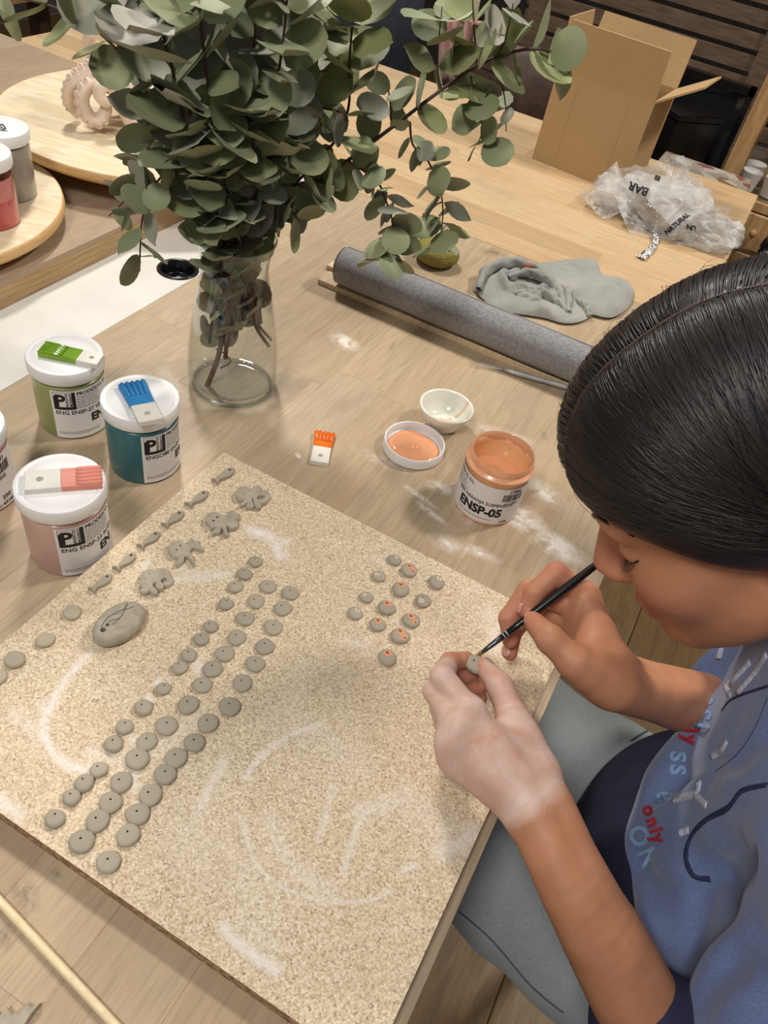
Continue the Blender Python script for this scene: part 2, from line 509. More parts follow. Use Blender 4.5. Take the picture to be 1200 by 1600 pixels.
# ================================================================ chipboard sheet
BT = 0.016
bx0, by1 = -0.655 * CH, 0.902 * CH
bx1, by0 = 0.0585 * CH, 0.1994 * CH
# corner positions were measured on the table plane; the sheet top is BT higher, so shrink towards the camera foot
s_ = (CH - BT) / CH
bx0, bx1, by0, by1 = bx0 * s_, bx1 * s_, by0 * s_, by1 * s_
t = NT('chipboard_face')
co = t.coord('Object')
v1 = t.n('ShaderNodeTexVoronoi'); v1.inputs['Scale'].default_value = 760; t.t.links.new(co, v1.inputs['Vector'])
v2 = t.n('ShaderNodeTexVoronoi'); v2.inputs['Scale'].default_value = 360; t.t.links.new(t.vmath('ADD', co, t.vmath('SCALE', co)), v2.inputs['Vector'])
sep = t.n('ShaderNodeSeparateColor'); t.t.links.new(v1.outputs['Color'], sep.inputs[0])
sep2 = t.n('ShaderNodeSeparateColor'); t.t.links.new(v2.outputs['Color'], sep2.inputs[0])
c1 = t.ramp(sep.outputs[0], [(0.0, S(142, 122, 92)), (0.14, S(192, 170, 138)), (0.5, S(216, 197, 165)), (0.8, S(234, 217, 186)), (1.0, S(250, 238, 212))])
c2 = t.ramp(sep2.outputs[1], [(0.0, S(182, 160, 128)), (0.5, S(214, 194, 162)), (1.0, S(236, 218, 188))])
col = t.mix(0.30, c1, c2)
fle = t.ramp(t.noise(co, 330, 2, 0.5), [(0.70, 0.0), (0.74, 1.0)])
col = t.mix(t.math('MULTIPLY', fle, 0.65), col, S(92, 74, 54))
big = t.ramp(t.noise(co, 7, 5, 0.6, 0.6), [(0.35, 0.0), (0.7, 1.0)])
col = t.mix(t.math('MULTIPLY', big, 0.22), col, S(204, 174, 142))
at = t.n('ShaderNodeAttribute', attribute_name='chalk').outputs['Fac']
nz = t.ramp(t.noise(co, 160, 6, 0.7, 0.5), [(0.3, 0.25), (0.6, 1.0)])
col = t.mix(t.math('MULTIPLY', at, nz, clamp=True), col, S(240, 230, 220))
t.bump(v1.outputs['Distance'], 0.10, 0.0008)
M_board = t.out(col=col, rough=0.75, spec=0.25)
M_bedge = mat('chipboard_edge', S(190, 160, 120), S(120, 90, 60), scale=260, detail=2, rough=0.85, bump=0.6, bscale=300)
strokes = [
    ([(134, 1025), (94, 1075), (69, 1131), (78, 1169), (103, 1194), (140, 1205)], 9, .75), ([(70, 1100), (66, 1150)], 15, .35), ([(310, 1130), (250, 1160), (205, 1190)], 26, .28),
    ([(505, 1130), (455, 1148), (410, 1180), (383, 1215)], 7, .6), ([(350, 1190), (328, 1230), (310, 1270)], 11, .5), ([(345, 1200), (330, 1235)], 18, .25),
    ([(378, 1280), (398, 1345), (440, 1385), (500, 1407), (570, 1408), (612, 1392)], 4, .6), ([(425, 1280), (440, 1330), (490, 1380), (520, 1390)], 18, .3),
    ([(520, 1228), (512, 1265), (498, 1310)], 7, .45), ([(600, 1245), (565, 1278), (548, 1325), (536, 1362)], 7, .5), ([(560, 1265), (600, 1262), (640, 1235)], 20, .35),
    ([(350, 1450), (385, 1485), (430, 1515)], 13, .75), ([(380, 1440), (430, 1480)], 16, .25), ([(392, 828), (425, 842), (440, 868)], 13, .8), ([(432, 850), (448, 845)], 10, .6),
    ([(275, 905), (310, 900), (350, 897)], 14, .45), ([(300, 1030), (318, 1050)], 13, .6), ([(250, 1062), (245, 1068)], 7, .8), ([(232, 1088), (236, 1094)], 7, .8), ([(200, 1148), (222, 1168)], 9, .6),
    ([(222, 1180), (208, 1218), (215, 1232)], 10, .5), ([(140, 1175), (175, 1185)], 14, .4), ([(0, 1248), (30, 1275)], 12, .7), ([(20, 1262), (30, 1285)], 8, .6), ([(690, 1330), (720, 1318), (740, 1300)], 22, .5),
    ([(630, 1360), (650, 1352)], 7, .6), ([(655, 1270), (700, 1300)], 40, .25), ([(770, 985), (775, 1015)], 12, .5), ([(762, 960), (790, 1000)], 22, .3), ([(620, 970), (640, 985)], 8, .4), ([(540, 1000), (575, 1010)], 12, .3),
    ([(222, 890), (232, 876)], 6, .6), ([(160, 1000), (135, 1030)], 8, .3), ([(25, 1115), (60, 1150)], 16, .3), ([(440, 1130), (520, 1160), (560, 1200)], 30, .18), ([(300, 1300), (420, 1400)], 60, .16), ([(585, 870), (600, 880)], 10, .3), ([(280, 890), (290, 882)], 8, .4), ([(480, 1050), (440, 1110)], 25, .12)]
NX = 230
gx = np.linspace(bx0, bx1, NX + 1); gy = np.linspace(by0, by1, NX + 1)
GX, GY = np.meshgrid(gx, gy)
chk = np.zeros_like(GX)
for pts, wpx, k in strokes:
    q = [P(a, b, BT) for a, b in pts]
    q = spline(q, 6 * len(q)) if len(q) > 2 else q
    wm = wpx * depth_of(q[0]) / 1200
    dmin = np.full_like(GX, 9.0)
    for a, b in zip(q[:-1], q[1:]):
        ax_, ay_ = a.x, a.y; dx, dy = b.x - a.x, b.y - a.y
        tt = np.clip(((GX - ax_) * dx + (GY - ay_) * dy) / (dx * dx + dy * dy + 1e-12), 0, 1)
        dmin = np.minimum(dmin, np.hypot(GX - ax_ - tt * dx, GY - ay_ - tt * dy))
    chk = np.maximum(chk, 1.25 * k * np.clip(1.25 - dmin / wm, 0, 1) ** 1.3)
vs = [(float(a), float(b), BT) for b in gy for a in gx]
n1 = NX + 1
fs = [(j * n1 + i, j * n1 + i + 1, (j + 1) * n1 + i + 1, (j + 1) * n1 + i) for j in range(NX) for i in range(NX)]
cb = thing('chipboard_sheet', 'square speckled chipboard sheet lying on the worktable under the clay beads', 'board', (0, 0, T))
fm = MB().add(vs, fs)
face = fm.build('top_face', M_board, cb)
face.data.attributes.new('chalk', 'FLOAT', 'POINT').data.foreach_set('value', chk.ravel().astype(np.float32))
MB().box((bx0, by0, 0.0003), (bx1, by1, BT - 0.0001)).build('core', M_bedge, cb)
# ================================================================ clay pieces on the chipboard
CLAY = (S(184, 174, 154), S(164, 154, 135))
def clay_mat(name, a, b):
    t = NT(name)
    co = t.coord('Object')
    col = t.ramp(t.noise(co, 130, 4, 0.6), [(0.35, a), (0.68, b)])
    oi = t.n('ShaderNodeObjectInfo').outputs['Random']
    hsv = t.n('ShaderNodeHueSaturation'); t.set(hsv.inputs['Value'], t.math('MULTIPLY_ADD', oi, 0.16, 0.92)); t.set(hsv.inputs['Color'], col)
    t.bump(t.noise(co, 420, 4, 0.65), 0.35, 0.0006)
    return t.out(col=hsv.outputs[0], rough=0.82, spec=0.25)
M_clay = clay_mat('raw_grey_clay', *CLAY)
M_clayd = clay_mat('drying_pale_clay', S(190, 178, 154), S(172, 160, 138))
M_engrave = mat('engraved_clay', S(112, 102, 86), rough=0.9)
M_holeshade = mat('painted_hole_shade', S(70, 62, 52), rough=0.95)
ZB = BT
def round_rings(H, rr):
    return [(rr * 0.55, 0.0), (rr * 0.12, H * 0.22), (0.0, H * 0.42), (rr * 0.06, H * 0.62), (rr * 0.28, H * 0.82), (rr * 0.65, H * 0.95), (rr * 1.1, H)]
def bead_mesh(seed, hx, hy, H=0.62, hole=True, rr=0.42, hr=0.105):
    """unit bead, radius 1, with a real pinhole pressed in from the top"""
    r = random.Random(seed)
    ph = [r.uniform(0, 6.28) for _ in range(3)]
    lim = (1 - 1.1 * rr) * .93 - hr - .02
    hd = math.hypot(hx, hy)
    if hd > lim: hx, hy = hx * lim / hd, hy * lim / hd
    out = []
    for i in range(26):
        a = 2 * math.pi * i / 26
        k = 1 + 0.035 * math.sin(2 * a + ph[0]) + 0.025 * math.sin(3 * a + ph[1]) + 0.012 * math.sin(5 * a + ph[2])
        out.append((k * math.cos(a), k * math.sin(a)))
    b = slab(out, [circle(hx, hy, hr, 10)] if hole else [], H, round_rings(H, rr))
    me = b.mesh('bead', M_clay, True)
    fixn(me); sharp(me, 50)
    return me
# holes sit towards the upper left of the picture = towards -x, +y/2 on the board
def mesh_with(me, m):
    c = me.copy(); c.materials.clear(); c.materials.append(m)
    return c
beadA = [bead_mesh(s, -0.30 + 0.10 * math.sin(s * 3.1), 0.18 + 0.14 * math.cos(s * 5.3), H=0.74, rr=0.42, hr=0.115) for s in range(5)]
beadC = [bead_mesh(s + 20, -0.26 + 0.14 * math.sin(s * 2.3), 0.22 + 0.16 * math.cos(s * 4.1), H=0.60, rr=0.34) for s in range(6)]
discs = [bead_mesh(s + 50, 0, 0, H=0.62, hole=False, rr=0.26) for s in range(3)]
colA = [(399, 876, 11), (382, 895, 12.5), (368, 915, 12), (353, 942, 12), (329, 977, 12), (314, 997, 12.5), (295, 1022, 13), (281, 1041, 13), (255, 1074, 12), (224, 1104, 14.5), (194, 1134, 14), (177, 1161, 15), (154, 1201, 14), (131, 1222, 15.5), (111, 1244, 14.5), (85, 1278, 16)]
colB = [(419, 914, 13.5), (400, 937, 14), (383, 964, 14.5), (370, 994, 15), (351, 1019, 15.5), (332, 1043, 16), (316, 1068, 15.5), (294, 1099, 17), (260, 1132, 17.5), (229, 1157, 16.5), (214, 1184, 19), (189, 1220, 18), (172, 1252, 18.5), (152, 1281, 19), (127, 1313, 20)]
colC = [(454, 924, 14), (442, 948, 14.5), (427, 978, 15), (414, 1008, 15.5), (399, 1035, 15.5), (379, 1065, 16), (359, 1102, 17.5), (325, 1128, 17), (304, 1158, 17), (275, 1182, 18), (258, 1208, 18), (235, 1240, 19), (215, 1270, 19), (200, 1303, 19), (169, 1345, 19)]
rows = [(colA, beadA, 0.72, '%s small plump grey bead from the octopus end of the row nearest the fish', 'small clay beads in the first row', 0.97),
        (colB, beadC, 0.6, '%s grey clay bead from the octopus end of the middle bead row', 'clay beads in the middle row', 0.97),
        (colC, beadC, 0.58, '%s flat grey bead from the octopus end of the row nearest the painted beads', 'clay beads in the outer row', 0.97)]
ORD = 'first second third fourth fifth sixth seventh eighth ninth tenth eleventh twelfth thirteenth fourteenth fifteenth sixteenth'.split()
for colm, meshes, hz, lab, grp, k in rows:
    for i, (x, y, r) in enumerate(colm):
        p = P(x, y, ZB + 0.004)
        rm = r * depth_of(p) / 1200 * k
        o = link('clay_bead', meshes[(i * 3 + 1) % len(meshes)], None, (p.x, p.y, T + ZB), (0, 0, random.uniform(-0.5, 0.5)), (rm, rm, rm * hz / 0.6 * 0.8))
        tag(o, lab % ORD[i], 'bead', grp)
for i, (x, y, r) in enumerate([(112, 955, 13), (70, 998, 13.5), (22, 1029, 15), (-4, 1056, 13)]):
    p = P(x, y, ZB + 0.004); rm = r * depth_of(p) / 1200 * 1.05
    o = link('clay_disc', mesh_with(discs[i % 3], M_clayd), None, (p.x, p.y, T + ZB), (0, 0, i), (rm, rm, rm * 0.95))
    tag(o, '%s pale clay disc without a hole from the engraved pebble' % ORD[i], 'disc', 'plain clay discs')
# painted beads: orange or cream spots brushed on
M_orange = mat('orange_slip', S(240, 164, 120), S(230, 146, 100), scale=300, rough=0.35)
M_cream = mat('cream_slip', S(236, 216, 184), S(226, 200, 166), scale=300, rough=0.3)
painted = [(617, 872, 11, 'c', .1, .75), (640, 888, 13, 'o2', -.2, .3), (593, 897, 11, 'c', -.5, -.1), (683, 907, 13, 'c', .1, .7), (627, 918, 14, 'o', -.2, .3), (573, 930, 11, 'c', -.7, .2), (662, 936, 13, 'c', -.2, -.5), (605, 947, 14, 'o', -.3, .35), (556, 955, 12, 'c', .1, .5), (643, 967, 14, 'o2', .25, .6), (591, 973, 13, 'o', -.3, .1), (626, 991, 15, 'o2', .3, .6), (606, 1025, 15, 'o', -.05, .65)]
def spot_mesh(cx, cy, r, ry, seed, m, H):
    rr = random.Random(seed); ph = rr.uniform(0, 6)
    vs = []; n = 16
    # follow the dome: height falls off towards the rim of the bead
    def zz(x, y):
        q = math.hypot(x, y)
        return H * (1.0 if q < 0.55 else 1.0 - 0.55 * ((q - 0.55) / 0.45) ** 2) + 0.012
    fs = []
    for k in range(3):
        f = (k + 1) / 3
        for i in range(n):
            a = 2 * math.pi * i / n
            w = 1 + 0.14 * math.sin(2 * a + ph) + 0.1 * math.sin(3 * a)
            x, y = cx + f * r * w * math.cos(a), cy + f * ry * w * math.sin(a)
            vs.append((x, y, zz(x, y)))
    vs.append((cx, cy, zz(cx, cy)))
    for k in range(2):
        fs += [(k * n + i, k * n + (i + 1) % n, (k + 1) * n + (i + 1) % n, (k + 1) * n + i) for i in range(n)]
    fs += [(3 * n, i, (i + 1) % n) for i in range(n)]
    return MB().add(vs, fs).mesh('paint_spot', m, True)
for i, (x, y, r, kd, sx, sy) in enumerate(painted):
    p = P(x, y, ZB + 0.005); rm = r * depth_of(p) / 1200 * 1.0
    hx, hy = (-0.28, 0.30)
    H = 0.62
    b = bead_mesh(80 + i, hx, hy, H=H, rr=0.42, hr=0.10)
    lab, grp = {'c': ('small grey clay bead with one glossy cream paint spot', 'cream spotted clay beads'), 'o': ('grey clay bead with an orange paint spot around its pinhole', 'orange spotted clay beads'), 'o2': ('grey clay bead with two orange paint patches', 'clay beads with two orange patches')}[kd]
    row_, k_ = {0: ('l', 0), 2: ('l', 1), 5: ('l', 2), 8: ('l', 3), 1: ('m', 0), 4: ('m', 1), 7: ('m', 2), 10: ('m', 3), 3: ('r', 0), 6: ('r', 1), 9: ('r', 2), 11: ('r', 3), 12: ('r', 4)}[i]
    lab = ORD[k_] + ' ' + {'c': 'cream-spotted', 'o': 'orange-spotted', 'o2': 'double orange-spotted'}[kd] + ' clay bead from the orange jar in the painted row ' + {'l': 'nearest the plain beads', 'm': 'between two others', 'r': 'nearest the hands'}[row_]
    grp = 'painted clay beads'
    root = thing('painted_bead', lab, 'bead', (p.x, p.y, T + ZB), 0, grp)
    root.scale = (rm, rm, rm)
    link('bead_body', b, root)
    a0 = random.uniform(-.2, .2)
    if kd == 'c':
        link('paint_spot', spot_mesh(sx * 0.62, sy * 0.62, 0.36, 0.28, i, M_cream, H), root)
    else:
        link('paint_spot', spot_mesh(hx + 0.08, hy + 0.03, 0.46, 0.38, i, M_orange, H - 0.004), root)
        MB().lathe([(0.0001, H + 0.016), (0.09, H + 0.016)], 10).shift((hx, hy, 0)).build('pinhole', M_holeshade, root)  # flat dark disc: shade inside the hole painted as colour
        if kd == 'o2':
            link('paint_spot', spot_mesh(0.55, -0.15, 0.28, 0.40, i + 40, M_orange, H), root)
# fish
fo = [(-1, .34), (-.86, .10), (-.93, -.36), (-.62, -.12), (-.35, -.2), (0, -.32), (.4, -.36), (.75, -.22), (1, .05), (.82, .3), (.4, .36), (0, .3), (-.35, .12), (-.62, .05), (-.78, .2)]
fo = [(a, b * 1.0) for a, b in fo]
fish_me = slab(fo, [circle(.62, .06, .13, 10)], .42, [(0.0, 0.0), (0.0, .36), (.05, .42)]).mesh('clay_fish', M_clay, False)
fixn(fish_me)
fishes = [((335, 753), (366, 733)), ((293, 790), (325, 769)), ((256, 822), (287, 800)), ((218, 855), (250, 832)), ((180, 890), (212, 865)), ((142, 923), (175, 898))]
for i, (a, b) in enumerate(fishes[::-1]):
    pa, pb = P(a[0], a[1], ZB + .003), P(b[0], b[1], ZB + .003)
    c = (pa + pb) / 2; dv = pb - pa; L = dv.length / 2 * 1.0
    o = link('clay_fish', fish_me, None, (c.x, c.y, T + ZB), (0, 0, math.atan2(dv.y, dv.x)), (L, L * 0.95, L * 0.9))
    tag(o, '%s flat grey clay fish with an eye hole, counted from the engraved pebble' % ORD[i], 'fish', 'clay fish along the edge of the sheet')
# octopuses traced one by one
octs = [
    ('grey clay octopus with one broad curled arm, beside the end clay fish', [(840, 215), (848, 180), (880, 150), (930, 145), (972, 162), (985, 140), (1040, 152), (1035, 180), (1075, 175), (1097, 192), (1112, 230), (1085, 265), (1045, 278), (1028, 262), (1060, 242), (1066, 222), (1035, 216), (1008, 235), (1045, 295), (1012, 315), (985, 290), (975, 240), (968, 250), (985, 300), (940, 312), (920, 297), (932, 272), (885, 295), (875, 283), (905, 257), (862, 250)], [(945, 183, 5), (910, 206, 5)]),
    ('grey clay octopus with a spiral arm and two round eye holes', [(603, 420), (605, 385), (630, 355), (680, 345), (730, 365), (762, 375), (780, 348), (820, 330), (858, 358), (870, 398), (846, 402), (862, 428), (850, 465), (805, 476), (772, 452), (775, 480), (782, 522), (755, 527), (742, 485), (725, 468), (722, 500), (670, 514), (658, 502), (690, 462), (645, 474), (636, 450)], [(698, 390, 12), (668, 418, 12)]),
    ('grey clay octopus with slim splayed arms and round eye holes', [(318, 655), (313, 625), (328, 592), (362, 573), (408, 572), (445, 590), (470, 590), (485, 553), (505, 555), (515, 580), (548, 565), (558, 600), (590, 640), (545, 632), (505, 625), (485, 645), (490, 670), (512, 700), (515, 760), (490, 725), (462, 695), (442, 692), (430, 730), (390, 762), (375, 748), (395, 703), (350, 694)], [(410, 612, 10), (380, 645, 9)]),
    ('grey clay octopus with short stubby arms, beside the engraved pebble', [(88, 905), (100, 850), (130, 805), (175, 795), (215, 805), (225, 790), (262, 785), (310, 800), (332, 840), (352, 885), (322, 915), (288, 922), (276, 903), (302, 880), (290, 862), (265, 867), (256, 890), (282, 912), (266, 945), (232, 947), (216, 922), (221, 902), (202, 897), (192, 917), (232, 960), (226, 985), (186, 982), (166, 962), (155, 972), (110, 976), (90, 960), (112, 937), (84, 922)], [(165, 833, 5), (134, 868, 5)])]
for lab, ol, eyes in octs:
    HH = 0.0055
    w = [P(200 + a * 0.2, 730 + b * 0.2, ZB + HH) for a, b in ol]
    c = sum(w, Vector()) / len(w)
    loc = (c.x, c.y, T + ZB)
    pts = [Vector((p.x - c.x, p.y - c.y, 0)) for p in w]
    pts = spline(pts + [pts[0]], 3 * len(pts))[:-1]
    hs = []
    for ex, ey, er in eyes:
        e = P(200 + ex * 0.2, 730 + ey * 0.2, ZB + HH)
        hs.append(circle(e.x - c.x, e.y - c.y, er * 0.2 * depth_of(e) / 1200, 10))
    me = slab([(p.x, p.y) for p in pts], hs, HH, [(0.0, 0.0), (0.0, HH - 0.0008), (0.0004, HH - 0.0002), (0.0008, HH)]).mesh('clay_octopus', M_clay, True)
    fixn(me); sharp(me, 35)
    tag(link('clay_octopus', me, None, loc), lab, 'octopus')
# the cut-off clay piece at the corner of the worktable
ol = [(-60, 1560), (0, 1585), (10, 1572), (18, 1585), (34, 1576), (40, 1566), (48, 1573), (64, 1566), (48, 1585), (36, 1604), (20, 1625), (-20, 1650), (-70, 1640)]
w = [P(a, b, 0.006) for a, b in ol]; c = sum(w, Vector()) / len(w)
me = slab([(p.x - c.x, p.y - c.y) for p in w], [circle(P(10, 1580, .006).x - c.x + 0.004, P(10, 1580, .006).y - c.y - 0.008, 0.0022)], .006, [(0, 0), (0, .0052), (.0006, .006)]).mesh('clay_scrap', M_clay, False)
fixn(me)
tag(link('clay_octopus', me, None, (c.x, c.y, T)), 'grey clay octopus lying on the worktable beside the wooden stick', 'octopus')
# engraved pebble
pc = P(186, 974, ZB + 0.008)
pa, pb = P(150, 1003, ZB + .01), P(226, 945, ZB + .01)
ang = math.atan2((pb - pa).y, (pb - pa).x)
LA = (P(143, 990, ZB) - P(231, 955, ZB)).length / 2 * 0.98
LB = LA * 0.70
peb = thing('engraved_pebble', 'large smooth oval clay pebble engraved with a fish', 'pebble', (pc.x, pc.y, T + ZB), ang)
n = 44
out = [(LA * math.cos(2 * math.pi * i / n) * (1 + .03 * math.sin(4 * math.pi * i / n + 1)), LB * math.sin(2 * math.pi * i / n)) for i in range(n)]
HP = 0.0145
hol = [(-.64, .03, .0024), (-.40, .10, .0017)]
me = slab(out, [circle(a * LA, b * LB, r, 12) for a, b, r in hol], HP, [(.004, 0), (.0009, .0035), (0, .0065), (.0006, .0098), (.0018, .0123), (.0036, .0138), (.006, HP)]).mesh('pebble_body', M_clay, True)
fixn(me); sharp(me, 60)
link('pebble_body', me, peb)
def eng(pts, w=0.00042):
    q = spline([(a * LA, b * LB, HP + 0.00003) for a, b in pts], 14)
    MB().tube(q, w, 6).build('engraved_line', M_engrave, peb, True)
eng([(-.62, .20), (-.40, .34), (-.12, .42), (.15, .36), (.42, .22)])
eng([(-.30, -.06), (-.05, -.04), (.18, .04), (.42, .20)])
eng([(.40, .22), (.52, .30), (.62, .36)], .0006)
eng([(.42, .20), (.58, .08), (.70, .05)])
eng([(-.30, .20), (-.12, .10), (.0, .02)])
eng([(-.02, .36), (.14, .24), (.26, .20)], .0003)

# ================================================================ lettering
def text_geo(body, size, bold=0.0, sx=1.0, align='LEFT', shear=0.0):
    c = bpy.data.curves.new('txt', 'FONT')
    c.body = body; c.size = size; c.align_x = align; c.offset = bold; c.shear = shear
    c.resolution_u = 3
    o = bpy.data.objects.new('txt', c); COL.objects.link(o)
    bpy.context.view_layer.update()
    me = bpy.data.meshes.new_from_object(o.evaluated_get(bpy.context.evaluated_depsgraph_get()))
    bm = bmesh.new(); bm.from_mesh(me)
    bmesh.ops.triangulate(bm, faces=bm.faces)
    vs = [(v.co.x * sx, v.co.y) for v in bm.verts]; fs = [tuple(v.index for v in f.verts) for f in bm.faces]
    bm.free()
    bpy.data.objects.remove(o); bpy.data.curves.remove(c); bpy.data.meshes.remove(me)
    return vs, fs
def wrap(vs, r, a0, z0):
    return [(r * math.cos(a0 + x / r), r * math.sin(a0 + x / r), z0 + y) for x, y in vs]
def cyl_text(mb, body, size, r, a0, z0, bold=0.0, sx=1.0, align='LEFT', shear=0.0):
    vs, fs = text_geo(body, size, bold, sx, align, shear)
    mb.add(wrap(vs, r, a0, z0), fs)
def cyl_patch(mb, x0, x1, y0, y1, r, a0, z0, n=None):
    n = n or max(1, int(abs(x1 - x0) / 0.002))
    vs = wrap([(x0 + (x1 - x0) * i / n, y) for y in (y0, y1) for i in range(n + 1)], r, a0, z0)
    mb.add(vs, [(i, i + 1, n + 2 + i, n + 1 + i) for i in range(n)])
def small_lines(mb, x, y, n, w, dy, r, a0, z0, seed=1, th=0.0007):
    """rows of print too small to read: broken dashes"""
    q = random.Random(seed)
    for k in range(n):
        xx = x
        end = x + w * q.uniform(.75, 1)
        while xx < end:
            l = q.uniform(.0012, .004)
            cyl_patch(mb, xx, min(xx + l, end), y - k * dy, y - k * dy + th, r, a0, z0, 2)
            xx += l + .0006

M_lid = mat('white_lid_plastic', S(240, 238, 234), S(232, 230, 226), scale=20, rough=0.4)
M_label = mat('label_paper', S(232, 228, 224), rough=0.55)
M_ink = mat('black_ink', S(14, 14, 16), rough=0.6)
def paint_plastic(name, a, b):
    return mat(name, a, b, scale=14, rough=0.28, coat=0.3, spec=0.5)
JR, JH = 0.0352, 0.076
def jar(name, label, px, body_m, ang, title, big, lid=True, z=0.0, logo=True, kind='logo', grp=None, top=None):
    p = P(px[0], px[1], z)
    j = thing(name, label, 'jar', (p.x, p.y, T + z), 0, grp)
    prof = [(0.0001, 0.0), (JR - .003, 0.0), (JR - .0008, .0012), (JR, .004), (JR, JH - .014), (JR - .0006, JH - .010), (JR - .0032, JH - .008), (JR - .0032, JH - .002)]
    MB().lathe(prof, 56).build('jar_body', body_m, j, True, 40)
    if lid:
        z1 = JH - 0.006
        lp = [(JR - .001, z1), (JR + .0012, z1), (JR + .0022, z1 + .002), (JR + .0022, z1 + .0125), (JR + .0014, z1 + .0142), (JR - .001, z1 + .0148), (JR - .0028, z1 + .0146), (JR - .0034, z1 + .0142), (JR - .0040, z1 + .0146), (.02, z1 + .0147), (.0001, z1 + .0147)]
        MB().lathe(lp, 64).build('lid', M_lid, j, True, 50)
    a0 = math.atan2(-p.y, -p.x) + math.radians(ang)
    if kind:
        lb = MB(); zl0, zl1 = .003, JH - .0125
        cyl_patch(lb, 0, 0.115, zl0, zl1, JR + .00025, a0, 0)
        lo = lb.build('label', M_label, j, True)
        rt = JR + .00045
        mb = MB()
        if kind == 'logo':
            zt = zl1
            L = .0215
            # emblem: heavy frame open at the top left, a big P, upright words
            cyl_patch(mb, .0025, .0025 + L, zt - .0015 - L, zt - .0015 - L + .0034, rt, a0, 0)
            cyl_patch(mb, .0025 + L - .0032, .0025 + L, zt - .0015 - L, zt - .0015, rt, a0, 0)
            cyl_patch(mb, .0025, .0025 + L, zt - .0019, zt - .0015, rt, a0, 0)
            cyl_patch(mb, .0025, .0029, zt - .0015 - L, zt - .0015, rt, a0, 0)
            cyl_patch(mb, .0025, .0058, zt - .0015 - L, zt - .0062, rt, a0, 0)
            cyl_text(mb, 'P', .0205, rt, a0 + .0038 / JR, zt - .0186, .0007, .95)
            for dx, sz, wd in ((.0168, .0042, 'PRODUCTOS'), (.0208, .0044, 'PRODESCO')):
                vs, fs = text_geo(wd, sz * .85, .00008)
                vs = [(-y, x) for x, y in vs]
                mx = max(v[1] for v in vs)
                vs = [(x + dx, y * min(1, .0165 / mx) + zt - .0193) for x, y in vs]
                mb.add(wrap(vs, rt + (0.0001 if dx > .02 else 0), a0, 0), fs)
            cyl_text(mb, 'PRODESCO, S.L.', .0062, rt, a0 + .0252 / JR, zt - .0062, .00012, .95)
            small_lines(mb, .0252, zt - .0088, 6, .030, .0026, rt, a0, 0, seed=len(title))
            cyl_text(mb, title, .0066, rt, a0 + .0030 / JR, zt - .0292, .0001, 1.0)
            cyl_text(mb, big, .0135, rt, a0 + .0370 / JR, zt - .0425, .0006, .95)
            small_lines(mb, .003, .0105, 2, .055, .0021, rt, a0, 0, seed=3, th=.0005)
        elif kind == 'side':
            cyl_text(mb, '2021', .0062, rt, a0 + .026 / JR, zl1 - .007, .0002)
            q = random.Random(3); xx = .024
            while xx < .042:
                w_ = q.choice((.0005, .0008, .0013)); cyl_patch(mb, xx, xx + w_, zl1 - .021, zl1 - .0095, rt, a0, 0, 1); xx += w_ + q.choice((.0005, .0009))
            cyl_text(mb, '205', .0062, rt, a0 + .027 / JR, zl1 - .0275, .0001)
            cyl_text(mb, '250 g', .0066, rt, a0 + .026 / JR, .0125, .0002)
            cyl_text(mb, 'L: 63168', .0055, rt, a0 + .020 / JR, .0055, .0002)
        mb.build('print', M_ink, lo)
    return j
M_green = paint_plastic('olive_green_paint', S(150, 156, 98), S(138, 144, 88))
M_teal = paint_plastic('teal_paint', S(36, 104, 110), S(28, 92, 100))
M_pinkp = paint_plastic('dusty_pink_paint', S(206, 168, 154), S(194, 154, 140))
M_mauve = paint_plastic('mauve_paint', S(170, 110, 100), S(190, 140, 130))
M_greyp = paint_plastic('grey_paint', S(160, 148, 134), S(140, 130, 118))
M_red = paint_plastic('coral_red_paint', S(214, 92, 92), S(200, 80, 84))
jar('paint_jar', 'olive green paint jar topped with a green brush-shaped tile', (117, 654), M_green, -33, 'ENG ENSP-27 VERDE', 'EN')
jar('paint_jar', 'teal paint jar topped with a blue brush-shaped tile', (227, 721), M_teal, -4, 'ENGOBE EASP-31', 'EA')
jar('paint_jar', 'dusty pink paint jar topped with a pink brush-shaped tile', (113, 856), M_pinkp, -20, 'ENG ENSP-23 ROSA', 'EN')
jar('paint_jar', 'mauve paint jar with bare white lid and a 250 g label', (-33, 769), M_mauve, -12, '', '', kind='side')
LIDZ = JH - .006 + .0147
